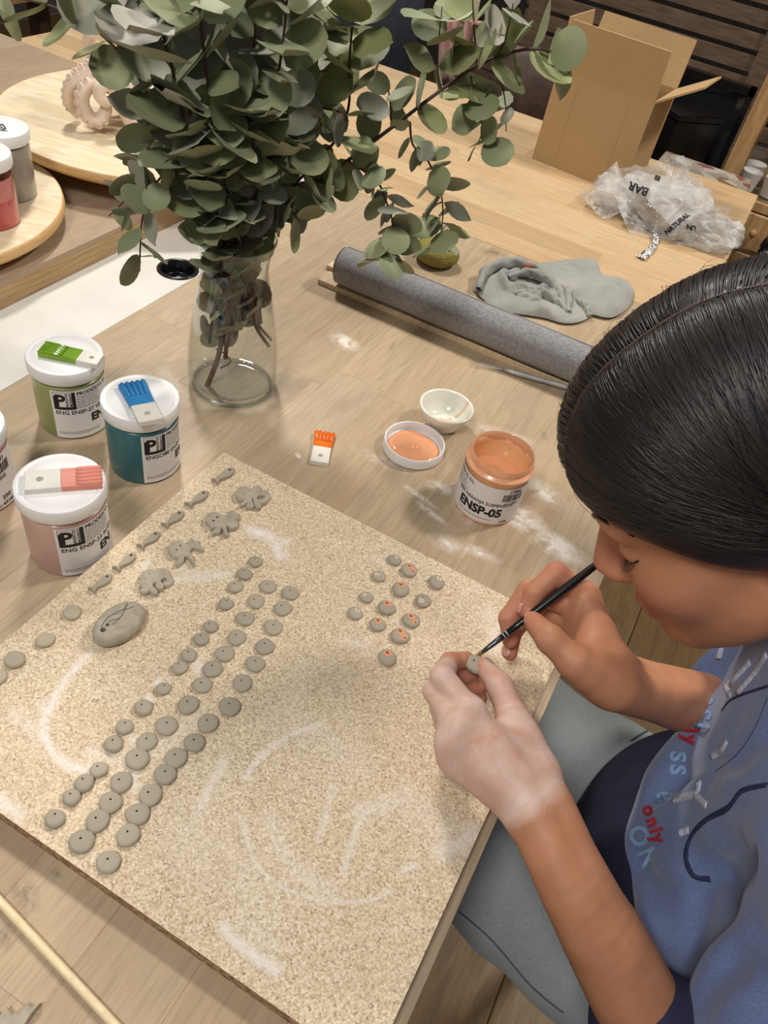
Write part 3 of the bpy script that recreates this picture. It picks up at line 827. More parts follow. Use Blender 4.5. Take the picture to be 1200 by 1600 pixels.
# ---------------------------------------------------------------- brush-shaped tiles
M_tilew = mat('white_bisque', S(232, 228, 216), S(222, 217, 204), scale=60, rough=0.7)
def glaze(name, c, c2): return mat(name, c, c2, scale=70, rough=0.14, coat=0.6)
def brush_tile(label, glz, c, ang, W, L, hd, z, flare=0.06, hh=.0055):
    """handle with a hanging hole and glazed bristles with grooves; +x runs to the bristle end"""
    root = thing('brush_tile', label, 'tile', (c.x, c.y, T + z), ang)
    hl = L * hd
    me = slab([(-L / 2, -W / 2), (-L / 2 + hl, -W / 2), (-L / 2 + hl, W / 2), (-L / 2, W / 2)], [circle(-L / 2 + hl * .42, 0, W * .13, 14)], hh, [(0, 0), (0, hh - .0007), (.0006, hh)]).mesh('handle', M_tilew, False)
    fixn(me); link('handle', me, root)
    x0, x1, xm = -L / 2 + hl, L / 2, -L / 2 + hl + (L - hl) * .38
    fW = W / 2 * (1 + flare)
    me = slab([(x0, -W / 2), (xm, -W / 2 * (1 + flare * .3)), (x1, -fW * 1.0), (x1, fW), (xm, W / 2 * (1 + flare * .3)), (x0, W / 2)], [], hh * .96, [(0, 0), (0, hh * .8), (.0006, hh * .96)]).mesh('glazed_block', glz, False)
    fixn(me); link('glazed_block', me, root)
    nb = 5
    for i in range(nb):
        yy = (-1 + (2 * i + 1) / nb) * W / 2 * .94
        ye = yy * (1 + flare)
        MB().tube([(xm, yy, hh * .86), (xm + .0014, yy, hh * .93), ((xm + x1) / 2, (yy + ye) / 2, hh * .95), (x1 - .001, ye, hh * .93), (x1 + .0003, ye, hh * .8)], [W / nb * .30, W / nb * .46, W / nb * .50, W / nb * .48, W / nb * .36], 10).build('bristle', glz, root, True)
    return root
def tile_from_px(label, g, a, b, side, hd, z, **kw):
    """a = handle end middle, b = bristle end middle, side = width in px"""
    pa, pb = P(*a, z + .005), P(*b, z + .005)
    c = (pa + pb) / 2; dv = pb - pa
    return brush_tile(label, g, c, math.atan2(dv.y, dv.x), side, dv.length, hd, z, **kw)
tile_from_px('white tile with glossy green brush bristles on the olive jar lid', glaze('green_glaze', S(130, 172, 30), S(112, 152, 24)), (157, 562), (66, 542), .0195, .36, LIDZ, flare=0.1)
tile_from_px('white tile with matt blue brush bristles on the teal jar lid', mat('blue_glaze', S(56, 140, 196), S(48, 128, 186), scale=80, rough=.5), (236, 657), (206, 597), .023, .42, LIDZ, flare=0.16)
tile_from_px('white tile with salmon pink brush bristles on the pink jar lid', mat('salmon_glaze', S(232, 150, 130), S(222, 140, 120), scale=80, rough=.42), (38, 751), (158, 742), .0235, .47, LIDZ, flare=0.02)
tile_from_px('white tile with orange brush bristles lying on the bare worktable', glaze('orange_glaze', S(240, 122, 20), S(226, 104, 10)), (499, 722), (508, 675), .0205, .50, 0.0, flare=0.22)

# ---------------------------------------------------------------- open orange jar
pj = P(758, 786)
oj = thing('open_paint_jar', 'open jar of orange paint with smeared rim and printed label', 'jar', (pj.x, pj.y, T))
t = NT('orange_paint_jar_plastic')
co = t.coord('Object')
col = t.ramp(t.noise(co, 40, 5, .65, .5), [(.3, S(236, 160, 112)), (.55, S(246, 186, 142)), (.75, S(228, 142, 92))])
M_ojar = t.out(col=col, rough=.3, coat=.2)
t = NT('orange_paint_inside')
co = t.coord('Object')
sepz = t.n('ShaderNodeSeparateXYZ'); t.t.links.new(co, sepz.inputs[0])
wv = t.math('ADD', sepz.outputs[2], t.math('MULTIPLY', t.noise(co, 55, 4, .6, .6), .022))
col = t.ramp(t.math('MULTIPLY', wv, 12), [(.70, S(246, 208, 160)), (.93, S(246, 212, 168)), (.95, S(216, 156, 116)), (1.0, S(226, 170, 130))])
M_oin = t.out(col=col, rough=.3, coat=.3)
M_oliq = mat('orange_paint_surface', S(240, 176, 130), S(244, 186, 142), scale=30, rough=.18, coat=.5)
R_ = JR
pr = [(.0001, 0), (R_ - .003, 0), (R_ - .0006, .0012), (R_, .004), (R_, JH - .016), (R_ + .0012, JH - .0145), (R_ + .0012, JH - .0125), (R_ - .0008, JH - .011), (R_ - .0022, JH - .0095), (R_ - .0018, JH - .001), (R_ - .0024, JH)]
MB().lathe(pr, 64).build('jar_body', M_ojar, oj, True, 45)
MB().lathe([(R_ - .0024, JH), (R_ - .0036, JH - .001), (R_ - .0042, JH - .012), (R_ - .002, JH - .016), (R_ - .002, .02)], 64).build('inner_wall', M_oin, oj, True)
lq = MB()
lq.grid(lambda u, v: ((R_ - .0021) * u * math.cos(2 * math.pi * v), (R_ - .0021) * u * math.sin(2 * math.pi * v), .040 + .0012 * math.sin(3 * u * 3 + 2 * math.cos(2 * math.pi * v))), 8, 48)
lq.build('paint', M_oliq, oj, True)
a0 = math.atan2(-pj.y, -pj.x)
lb = MB(); cyl_patch(lb, -.058, .050, .004, JH - .021, R_ + .0003, a0, 0)
lo = lb.build('label', M_label, oj, True)
mb = MB(); rt = R_ + .0005
zl = JH - .021
cyl_text(mb, 'PRODESCO, S.L.', .0058, rt, a0 - .0575 / R_, zl - .0070, .00012)
small_lines(mb, -.056, zl - .0105, 5, .034, .0028, rt, a0, 0, 8)
cyl_text(mb, '9059 NARANJA SUSPENSION', .0058, rt, a0 - .0365 / R_, zl - .0255, .00012, .93)
cyl_text(mb, 'ENSP-05', .0155, rt, a0 - .0300 / R_, zl - .0400, .0007, .93)
small_lines(mb, -.030, .0095, 1, .052, .002, rt, a0, 0, 4)
cyl_text(mb, '17902', .0058, rt, a0 + .0215 / R_, zl - .0062, .0002)
q = random.Random(5); xx = .0165
while xx < .040:
    w_ = q.choice((.0004, .0007, .0012)); cyl_patch(mb, xx, xx + w_, zl - .0175, zl - .0075, rt, a0, 0, 1); xx += w_ + q.choice((.0004, .0008))
cyl_text(mb, '4117902', .0045, rt, a0 + .020 / R_, zl - .0225, .0001)
cyl_text(mb, 'Lote:', .0048, rt, a0 + .021 / R_, .0062, .0001)
mb.build('print', M_ink, lo)
# lid lying upside down with paint in it
pl = P(645, 703)
ol_ = thing('jar_lid', 'white jar lid lying upside down with a pool of orange paint', 'lid', (pl.x, pl.y, T))
LR = .0355
MB().lathe([(.0001, .0002), (LR - .002, .0002), (LR, .002), (LR, .0128), (LR - .0006, .0138), (LR - .0018, .0138), (LR - .0024, .0128), (LR - .0026, .003), (.0001, .003)], 64).build('lid_shell', M_lid, ol_, True, 45)
t = NT('orange_paint_pool')
co = t.coord('Object')
col = t.ramp(t.noise(co, 22, 4, .6, .4), [(.3, S(232, 166, 122)), (.6, S(222, 152, 108)), (.8, S(238, 180, 138))])
t.bump(t.noise(co, 60, 2), .25, .002)
M_pool = t.out(col=col, rough=.12, coat=.6)
MB().grid(lambda u, v: ((LR - .0050) * u * (1 + .02 * math.sin(8 * math.pi * v) * u) * math.cos(2 * math.pi * v), (LR - .0050) * u * (1 + .025 * math.sin(6 * math.pi * v + 1) * u) * math.sin(2 * math.pi * v), .0072 - .0035 * u ** 8 + .0005 * math.sin(9 * u + 4 * math.pi * v)), 12, 56).build('paint_pool', M_pool, ol_, True)
# water bowl
pb_ = P(690, 664)
bw = thing('water_bowl', 'small cream bowl of water with an orange drip inside', 'bowl', (pb_.x, pb_.y, T))
t = NT('cream_glaze')
pos = t.coord('Object')
q1 = t.vmath('SUBTRACT', pos, (.012, .016, .02))
dripx = t.math('ABSOLUTE', t.math('ADD', t.vmath('DOT_PRODUCT', pos, (.80, -.6, 0)), t.math('MULTIPLY_ADD', t.noise(pos, 90, 2), .004, -.002)))
side = t.math('MULTIPLY', t.math('LESS_THAN', dripx, .0022), t.math('GREATER_THAN', t.vmath('DOT_PRODUCT', pos, (.6, .8, 0)), .002))
pud = t.math('LESS_THAN', t.math('ADD', t.vmath('LENGTH', t.vmath('SUBTRACT', pos, (.002, -.002, .009))), t.math('MULTIPLY', t.noise(pos, 120, 3), .012)), .0145)
mk = t.math('MAXIMUM', side, pud)
col = t.mix(t.math('MULTIPLY', mk, .55), S(236, 232, 216), S(226, 156, 112))
M_bowl = t.out(col=col, rough=.18, coat=.3)
BR, BH = .0328, .030
MB().lathe([(.0001, .0), (.017, .0), (.0185, .001), (.0235, .008), (.029, .020), (BR, BH - .001), (BR - .0003, BH), (BR - .0022, BH + .0004), (BR - .0036, BH - .001), (.0262, .020), (.0205, .010), (.014, .0065), (.0001, .006)], 64).build('bowl_body', M_bowl, bw, True)
M_water = clear_mat('water', (.97, .99, .98, 1), 1.33)
wr = .0278
MB().lathe([(wr, .0236), (.0001, .0236)], 48).build('water', M_water, bw, True, 60)

# ---------------------------------------------------------------- stick at the corner
p0, p1 = P(-40, 1366, .003), P(215, 1640, .003)
dv = (p1 - p0)
sk = MB().tube([p0 + dv * k / 6 + Vector((0, 0, 0)) for k in range(7)], .0028, 12)
tag(sk.build('wooden_stick', mat('pale_stick_wood', S(240, 222, 180), S(226, 204, 160), scale=30, stretch=(6, 6, 60), rough=.5), None, True, 60), 'thin pale wooden stick lying across the corner of the worktable', 'stick')
# ================================================================ felt roll on its wooden strips
UP = Vector((0, 0, 1))
e0, e1 = P(533, 415, .032), P(900, 568, .032)
ax = (e1 - e0); ax.z = 0; ax.normalize()
pe = Vector((-ax.y, ax.x, 0))
M_felt = mat('grey_felt', S(122, 120, 120), S(148, 145, 143), scale=260, stretch=(1, 1, 1), detail=6, rough=.95, bump=.6, bscale=420, sheen=.4)
RR = .0258
SH = .0075
base = Vector((e0.x, e0.y, T + SH))
roll = thing('felt_roll', 'rolled grey felt sheet resting on two wooden strips', 'roll', base)
n = 14; LEN = .50
pts = [ax * (LEN * k / n) + Vector((0, 0, RR)) for k in range(n + 1)]
m = MB().tube([pts[0] - ax * .0005 + ax * .002] + pts[1:], [RR - .0004] + [RR * (1 + .012 * math.sin(k * 1.7)) for k in range(1, n + 1)], 40, cap=True)
m.build('felt_cylinder', M_felt, roll, True, 50)
lip = [ax * (LEN * k / n) + Vector((0, 0, RR)) + (pe * math.cos(.9 + .02 * k) + UP * math.sin(.9 + .02 * k)) * (RR + .0006) for k in range(n + 1)]
MB().tube(lip, .0012, 6).build('loose_edge', M_felt, roll, True)
sp = [Vector((0, 0, RR)) - ax * .0005 + (pe * math.cos(a) + UP * math.sin(a)) * (RR * (1 - a / 16)) for a in np.linspace(0, 14, 70)]
MB().tube(sp, .0013, 6).build('rolled_layers', mat('felt_layer', S(96, 90, 90), S(84, 78, 78), scale=90, rough=.95), roll, True)
M_slat = mat('pine_strip', S(228, 204, 166), S(206, 178, 138), scale=6, stretch=(40, 4, 40), rough=.55)
def slat(a, b, w, side, label, ext):
    a, b = P(*a, SH), P(*b, SH)
    d = (b - a); d.z = 0; L = d.length + ext; d.normalize()
    q = Vector((-d.y, d.x, 0)) * side
    o = MB().box((0, 0, 0), (L, w, SH), .0006).build('wooden_strip', M_slat)
    o.location = Vector((a.x, a.y, T)); o.rotation_euler = (0, 0, math.atan2(d.y, d.x))
    tag(o, label, 'strip')
slat((497, 436), (888, 600), .032, 1, 'long flat wooden strip showing along the front of the felt roll', .06)
slat((511, 414), (892, 572), .018, 1, 'narrow wooden strip peeping out behind the felt roll end', .06)

# ================================================================ sponge
pS = P(679, 409)
t = NT('olive_sponge')
co = t.coord('Object')
vo = t.n('ShaderNodeTexVoronoi'); vo.inputs['Scale'].default_value = 520; t.t.links.new(co, vo.inputs['Vector'])
col = t.ramp(vo.outputs['Distance'], [(.1, S(98, 90, 36)), (.45, S(154, 142, 74))])
t.bump(vo.outputs['Distance'], .8, .0015)
M_sponge = t.out(col=col, rough=.95, spec=.2)
sp = MB().lathe([(.0001, 0), (.018, .0002), (.028, .003), (.0345, .0095), (.036, .016), (.0345, .0225), (.029, .028), (.020, .0312), (.010, .0322), (.0001, .0324)], 48)
sp.v = [(x * (1 + .04 * math.sin(3 * math.atan2(y, x))), y * .92, z) for x, y, z in sp.v]
o = sp.build('round_sponge', M_sponge, None, True)
o.location = (pS.x, pS.y, T)
tag(o, 'round olive yellow sponge under the hanging eucalyptus tips', 'sponge')

# ================================================================ grey rag
def ridged(x, y, s, seed):
    v = 0; a = 1; f = s
    for k in range(4):
        v += a * (1 - abs(noise.noise(Vector((x * f + seed, y * f - seed, seed * .7)))) * 2)
        a *= .5; f *= 2.1
    return v / 1.9
def cloth_sheet(outline, name, m, parent, hf, seed, n=70):
    w = [P(*p) for p in outline]
    q = spline(w + [w[0]], 5 * len(w))[:-1]
    c = sum(q, Vector()) / len(q)
    N = len(q); vs = []; fs = []
    for k in range(1, n + 1):
        f = k / n
        for p in q:
            r = c.lerp(p, f)
            vs.append((r.x, r.y, T + hf(r.x, r.y, f)))
    vs.append((c.x, c.y, T + hf(c.x, c.y, 0)))
    for k in range(n - 1):
        fs += [(k * N + i, k * N + (i + 1) % N, (k + 1) * N + (i + 1) % N, (k + 1) * N + i) for i in range(N)]
    fs += [(len(vs) - 1, i, (i + 1) % N) for i in range(N)]
    b = MB().add(vs, fs)
    if parent: b.shift(-Vector(parent.location))
    o = b.build(name, m, parent, True)
    fixn(o.data)
    md = o.modifiers.new('thick', 'SOLIDIFY'); md.thickness = .0012; md.offset = 0
    return o
t = NT('grey_cotton')
co = t.coord('Object')
col = t.ramp(t.noise(co, 22, 4, .6), [(.3, S(142, 141, 134)), (.7, S(164, 163, 154))])
cen = P(812, 440) - P(860, 470); 
st_ = t.math('LESS_THAN', t.math('ADD', t.vmath('LENGTH', t.vmath('SUBTRACT', co, (P(817, 436).x - P(860, 470).x, P(817, 436).y - P(860, 470).y, .02))), t.math('MULTIPLY', t.noise(co, 140, 3), .02)), .0165)
col = t.mix(t.math('MULTIPLY', st_, .8), col, S(206, 112, 60))
t.bump(t.noise(co, 700, 2), .25, .0005)
M_rag = t.out(col=col, rough=.95, sheen=.25)
rp = P(860, 470)
rag = thing('grey_rag', 'crumpled grey cotton rag with an orange stain', 'cloth', (rp.x, rp.y, T))
def h_flat(x, y, f):
    e = max(0, 1 - f ** 6)
    return .004 + e * (.012 + .010 * ridged(x, y, 9, 3.3)) 
cloth_sheet([(800, 428), (860, 415), (925, 412), (940, 440), (985, 450), (984, 478), (955, 500), (915, 492), (880, 476), (845, 458)], 'flat_flap', M_rag, rag, h_flat, 2)
def h_crump(x, y, f):
    e = max(0, 1 - f ** 5)
    return .003 + e * (.010 + .030 * max(0, ridged(x, y, 17, 8.1) - .35))
cloth_sheet([(738, 455), (752, 432), (785, 424), (830, 432), (865, 450), (900, 478), (926, 492), (905, 506), (878, 508), (850, 500), (800, 492), (770, 484)], 'crumpled_heap', M_rag, rag, h_crump, 5)
# standing folds rolled up on the heap
def fold(pts, hts, rad, name='fold'):
    q = [P(a, b, 0) + Vector((0, 0, hh)) - Vector(rag.location) for (a, b), hh in zip(pts, hts)]
    q = spline(q, 26)
    b = MB(); rows = 9; vs = []; fs = []
    for k, p in enumerate(q):
        tg = (q[min(k + 1, 26)] - q[max(k - 1, 0)]).normalized()
        sd = tg.cross(UP).normalized()
        r = rad * (1 - .55 * abs(k / 13 - 1)) * (1 + .15 * math.sin(k * 1.3))
        for i in range(rows):
            a = -0.5 + (math.pi + 1.5) * i / (rows - 1)
            vs.append(p + sd * math.cos(a) * r * .8 + UP * (math.sin(a) * r) + sd * .002 * math.sin(i * 2 + k))
    for k in range(26):
        fs += [(k * rows + i, k * rows + i + 1, (k + 1) * rows + i + 1, (k + 1) * rows + i) for i in range(rows - 1)]
    o = b.add(vs, fs).build(name, M_rag, rag, True)
    md = o.modifiers.new('thick', 'SOLIDIFY'); md.thickness = .0012; md.offset = 0
fold([(745, 462), (755, 440), (790, 430), (825, 436), (860, 452)], [.010, .018, .020, .020, .014], .011)
fold([(790, 450), (815, 446), (845, 456), (865, 470), (880, 490)], [.016, .022, .022, .018, .010], .010)
fold([(800, 472), (830, 470), (860, 482), (885, 498)], [.012, .018, .016, .010], .009)
fold([(865, 462), (880, 474), (884, 498)], [.016, .018, .010], .009)
fold([(885, 478), (905, 486), (920, 500)], [.012, .012, .006], .007)

# ================================================================ needle tool
M_steel = mat('brushed_steel', S(190, 190, 186), S(168, 168, 164), scale=60, rough=.4, metal=.25)
n0, n1, n2 = P(733, 566, .004), P(789, 578, .0045), P(893, 607, .0055)
nt = thing('loop_tool', 'slim steel clay tool with two wire prongs beside the felt roll', 'tool', (n1.x, n1.y, T))
L0 = Vector(nt.location)
hp = [n1.lerp(n2, k / 10) - L0 for k in range(11)]
MB().tube(hp, [.0016, .0030, .0036, .0036, .0034, .0036, .0032, .0034, .0038, .0036, .0024], 14).build('tool_handle', M_steel, nt, True)
sd = (n2 - n1).cross(UP).normalized()
for s in (-1, 1):
    MB().tube([n1 - L0 + sd * s * .0008, n1.lerp(n0, .5) - L0 + sd * s * .0022, n0 - L0 + sd * s * .0014], [.0007, .0006, .0004], 6).build('prong', M_steel, nt, True)

# ================================================================ glass vase
pv = P(363, 600)
VZ = .186
M_glass = clear_mat('clear_glass', (.955, .97, .965, 1), 1.5, .01, 1.25)
vs_ = thing('glass_vase', 'clear waisted glass vase holding the dried eucalyptus', 'vase', (pv.x, pv.y, T))
outer = [(.0001, .0), (.040, .0), (.046, .0015), (.0497, .006), (.0513, .014), (.0513, .034), (.0498, .055), (.0462, .085), (.0418, .112), (.0376, .134), (.0354, .148), (.0352, .156), (.0366, .168), (.0394, .179), (.0424, VZ)]
inner = [(.0412, VZ + .0004), (.0380, .179), (.0350, .168), (.0334, .156), (.0336, .148), (.0358, .134), (.040, .112), (.0444, .085), (.048, .055), (.0494, .034), (.0490, .016), (.046, .0105), (.038, .009), (.0001, .0085)]
MB().lathe(outer + inner, 72).build('vase_body', M_glass, vs_, True, 60)
M_glassr = clear_mat('glass_rim', (.80, .88, .87, 1), 1.5, .02, 2.2)
MB().tube([(.0418 * math.cos(a), .0418 * math.sin(a), VZ) for a in np.linspace(0, 2 * math.pi, 73)], .0011, 8, cap=False).build('rim', M_glassr, vs_, True)
MB().tube([(.0455 * math.cos(a), .0455 * math.sin(a), .0032) for a in np.linspace(0, 2 * math.pi, 73)], .0018, 8, cap=False).build('base_ring', M_glassr, vs_, True)

# ================================================================ round boards
t = NT('pale_pine_disc')
co = t.coord('Object')
g = t.noise(t.coord('Object', (4, 22, 4)), 1.2, 2, .5, .3)
fine = t.noise(t.coord('Object', (8, 160, 8)), 1.6, 4, .6)
col = t.mix(t.math('MULTIPLY', t.ramp(fine, [(.4, 0), (.7, 1)]), .25), t.ramp(g, [(.36, S(230, 212, 174)), (.47, S(240, 226, 194)), (.52, S(222, 202, 166)), (.60, S(238, 224, 190))]), S(208, 182, 142))
M_pine = t.out(col=col, rough=.4, coat=.1)
M_pineedge = mat('pine_edge', S(222, 184, 128), S(204, 162, 106), scale=30, stretch=(2, 2, 30), rough=.45)
def round_board(c, r, ztop, th, label, rz):
    root = thing('round_board', label, 'board', (c[0], c[1], T + .034), rz)
    zt = ztop - .034
    MB().lathe([(.0001, 0), (r * .42, 0), (r * .42, zt - th + .001)], 48).build('swivel_foot', M_blackm, root, True, 40)
    MB().lathe([(.0001, zt - th), (r - .008, zt - th), (r - .001, zt - th + .005), (r, zt - th * .5), (r - .0012, zt - .0012), (r - .003, zt)], 96).build('board_rim', M_pineedge, root, True, 50)
    MB().lathe([(r - .003, zt), (r * .5, zt), (.0001, zt)], 96).build('board_face', M_pine, root, False)
    return root
round_board((-.939, .599), .194, .064, .018, 'round pale pine turntable board carrying two paint jars', .35)
round_board((-.882, 1.005), .229, .0835, .018, 'larger round pine turntable board under the white tentacle sculpture', .15)
# jars on the first board
M_clearp = clear_mat('clear_plastic', (.93, .86, .85, 1), 1.45, .1, 1.2)
ja = jar('paint_jar', 'grey paint jar with handwriting on its white lid, on the round board', (14, 301), M_greyp, -60, '', '', z=.064, kind=None)
def flat_text(parent, body, size, x, y, z, rz, m, bold=.0003):
    vs, fs = text_geo(body, size, bold, 1.0, 'CENTER')
    c, s = math.cos(rz), math.sin(rz)
    MB().add([(x + a * c - b * s, y + a * s + b * c, z) for a, b in vs], fs).build('handwriting', m, parent)
flat_text(ja, 'AESP', .013, .008, .006, LIDZ + .0003, 2.6, M_ink)
flat_text(ja, '22', .013, .001, -.006, LIDZ + .0003, 2.6, M_ink)
lb = MB(); cyl_patch(lb, 0, .03, .004, JH - .014, JR + .0003, math.atan2(-ja.location.y, -ja.location.x) - 1.0, 0); lb.build('label', M_label, ja, True)
jb = jar('paint_jar', 'clear jar half full of coral red paint, on the round board', (-14, 343), M_clearp, 0, '', '', z=.064, kind=None)
MB().lathe([(.0001, .001), (JR - .002, .001), (JR - .0012, .004), (JR - .0012, .034), (.0001, .034)], 48).build('paint', M_red, jb, True, 40)
MB().lathe([(JR - .0015, .034), (JR - .0015, .060)], 48).build('paint_film', mat('thin_coral_film', S(222, 150, 146), S(206, 128, 126), scale=40, rough=.4), jb, True)

# ================================================================ tentacle sculpture
M_bisq = mat('pale_terracotta_bisque', S(236, 216, 196), S(224, 200, 178), scale=40, rough=.75, bump=.2, bscale=300)
M_bisqi = mat('pink_bisque', S(226, 190, 164), S(214, 176, 150), scale=40, rough=.8)
zb = .0835
def PB(x, y, dz=0.0, off=0.0):
    """point on the upright plane of the sculpture, facing the camera, through the coil's foot"""
    f0 = P(152, 196, zb)
    nrm = Vector((CAM.x - f0.x, CAM.y - f0.y, 0)).normalized()
    d = ray(x, y)
    tt = (f0 + nrm * off - CAM).dot(nrm) / d.dot(nrm)
    return CAM + d * tt
scp = thing('tentacle_sculpture', 'coiled white clay octopus tentacles with rows of suckers on the round board', 'sculpture', (P(152, 196, zb).x, P(152, 196, zb).y, T + zb))
L0 = Vector(scp.location)
def coil(px, rad, off, name, suck=None, nseg=60, m=M_bisq):
    pts = [PB(80 + a * .15, 60 + b * .15, 0, o) - L0 for (a, b), o in zip(px, off)]
    q = spline(pts, nseg); r = [v * .72 for v in lerp_list(rad, nseg)]
    q = [Vector((p.x, p.y, max(p.z, rr * .92))) for p, rr in zip(q, r)]
    o = MB().tube(q, r, 14).build(name, m, scp, True)
    if suck:
        for k in range(suck[0], suck[1], suck[2]):
            tg = (q[k + 1] - q[k]).normalized()
            vd = (CAM - L0 - q[k]).normalized()
            inn = vd.cross(tg).normalized() * suck[3]
            c = q[k] + inn * r[k] * .72 + vd * r[k] * .62
            b = MB().lathe([(r[k] * .40, -.0015), (r[k] * .44, .0014), (r[k] * .34, .0030), (r[k] * .18, .0012), (.00005, .0009)], 10)
            b.xform(Matrix.Translation(c) @ (inn * .5 + vd).to_track_quat('Z', 'Y').to_matrix().to_4x4())
            b.build('sucker', M_bisq, scp, True)
coil([(530, 290), (430, 300), (330, 360), (240, 440), (190, 540), (185, 640), (215, 720), (280, 800)], [.016, .0155, .015, .0145, .0135, .0125, .011, .008], [.0, .0, .005, .01, .01, .005, -.005, -.012], 'tentacle', (6, 54, 5, -1))
coil([(560, 420), (470, 440), (380, 500), (325, 600), (335, 720), (400, 820), (480, 860), (550, 800), (575, 700), (540, 640)], [.014, .014, .014, .0145, .0145, .0145, .014, .0135, .011, .007], [.0, .012, .02, .024, .026, .028, .028, .026, .022, .016], 'tentacle', (8, 46, 4, -1))
coil([(640, 640), (560, 660), (500, 590), (520, 510), (600, 490), (680, 560), (740, 680), (800, 800), (850, 900), (900, 970)], [.009, .0105, .012, .0125, .013, .014, .015, .016, .016, .014], [.035, .037, .037, .035, .03, .03, .032, .03, .028, .02], 'tentacle')
coil([(560, 400), (660, 430), (750, 520), (820, 640), (870, 780), (900, 900), (960, 1000)], [.013, .015, .016, .017, .018, .018, .016], [0, .0, .0, -.002, -.004, -.004, -.01], 'tentacle', (10, 56, 4, 1))
coil([(700, 330), (620, 280), (560, 250), (520, 300), (560, 380), (700, 420), (900, 420)], [.02, .026, .028, .030, .032, .034, .036], [-.02, -.03, -.03, -.03, -.03, -.04, -.05], 'tentacle')
coil([(520, 160), (440, 100), (400, 20), (420, -60)], [.02, .017, .014, .010], [-.05, -.055, -.05, -.04], 'tentacle')
coil([(760, 560), (860, 640), (930, 760), (1000, 860)], [.02, .02, .02, .018], [-.03, -.035, -.04, -.04], 'tentacle', m=M_bisqi)
# small bottles behind the sculpture
for px, c, lab in (((200, 70), S(208, 96, 62), 'small orange capped black bottle behind the tentacle sculpture'), ((287, 80), S(38, 60, 150), 'small dark blue bottle behind the eucalyptus')):
    q = P(*px, .0)
    b = thing('small_bottle', lab, 'bottle', (q.x, q.y, T))
    bm_ = mat('bottle_' + lab[:12].replace(' ', '_'), S(24, 24, 26) if 'orange' in lab else c, rough=.35)
    MB().lathe([(.0001, 0), (.022, 0), (.023, .002), (.023, .05), (.018, .058), (.011, .062), (.011, .066)], 28).build('bottle_body', bm_, b, True, 40)
    MB().lathe([(.0135, .064), (.014, .065), (.014, .082), (.0125, .084), (.0001, .084)], 24).build('cap', mat('cap_' + lab[:12].replace(' ', '_'), c, rough=.4), b, True, 40)

# ================================================================ cardboard box
t = NT('kraft_cardboard')
co = t.coord('Object')
col = t.ramp(t.noise(co, 260, 4, .7), [(.3, S(176, 144, 100)), (.7, S(192, 160, 114))])
col = t.mix(t.math('MULTIPLY', t.ramp(t.noise(co, 6, 3), [(.4, 0), (.7, 1)]), .25), col, S(164, 132, 90))
M_card = t.out(col=col, rough=.85)
M_cardin = mat('kraft_inside', S(222, 186, 134), S(210, 172, 120), scale=120, rough=.85)
pbl, pbr = P(831, 248), P(969, 303)
bxw = (pbr - pbl).length
bx = thing('cardboard_box', 'open plain cardboard box with raised flaps on the far table', 'box', (pbl.x, pbl.y, T), math.atan2((pbr - pbl).y, (pbr - pbl).x))
BW, BD, BHh, th = bxw, .145, .170, .0035
MB().box((0, 0, 0), (BW, th, BHh)).build('front_wall', M_card, bx)
MB().box((0, BD - th, 0), (BW, BD, BHh)).build('back_wall', M_card, bx)
MB().box((0, th, 0), (th, BD - th, BHh)).build('side_wall', M_card, bx)
MB().box((BW - th, th, 0), (BW, BD - th, BHh)).build('side_wall', M_card, bx)
MB().box((th, th, 0), (BW - th, BD - th, th)).build('bottom', M_card, bx)
def flap(p0, p1, out, L, name='flap', taper=.004):
    p0, p1, out = Vector(p0), Vector(p1), Vector(out).normalized()
    e = (p1 - p0).normalized()
    nn = e.cross(out).normalized() * th * .5
    q = [p0 + e * .001, p1 - e * .001, p1 + out * L - e * taper, p0 + out * L + e * taper]
    b = MB().add([v - nn for v in q] + [v + nn for v in q], [(3, 2, 1, 0), (4, 5, 6, 7), (0, 1, 5, 4), (1, 2, 6, 5), (2, 3, 7, 6), (3, 0, 4, 7)])
    o = b.build(name, M_card, bx)
    fixn(o.data)
flap((0, th / 2, BHh), (BW, th / 2, BHh), (0, -.06, 1), .086)
flap((0, BD - th / 2, BHh), (BW, BD - th / 2, BHh), (0, .25, 1), .086)
flap((BW - th / 2, th, BHh), (BW - th / 2, BD - th, BHh), (1, 0.05, .62), .086, taper=.010)
flap((th / 2, th, BHh), (th / 2, BD - th, BHh), (-.12, 0, 1), .086, taper=.008)
for s in (.24, .78):
    MB().box((BW * s - .0006, -.0004, .02), (BW * s + .0006, .0002, BHh - .02)).build('crease', M_card, bx)

# ================================================================ plastic bag
t = NT('white_film')
co = t.coord('Object')
tr = t.n('ShaderNodeBsdfTransparent'); tr.inputs[0].default_value = (.96, .96, .95, 1)
pb = t.b
t.set(pb.inputs['Base Color'], S(232, 230, 226)); pb.inputs['Roughness'].default_value = .28; pb.inputs['Specular IOR Level'].default_value = .8
t.bump(t.noise(co, 60, 6, .65, 1.0), .9, .004)
mx = t.n('ShaderNodeMixShader')
t.t.links.new(t.ramp(t.noise(co, 26, 4, .6, .6), [(.35, .22), (.65, .62)]), mx.inputs[0]); t.t.links.new(tr.outputs[0], mx.inputs[1]); t.t.links.new(pb.outputs[0], mx.inputs[2])
t.t.links.new(mx.outputs[0], t.t.nodes['Material Output'].inputs[0])
M_film = t.m
gc = P(1030, 352)
bag = thing('plastic_bag', 'crumpled white translucent plastic bag with black print', 'bag', (gc.x, gc.y, T))
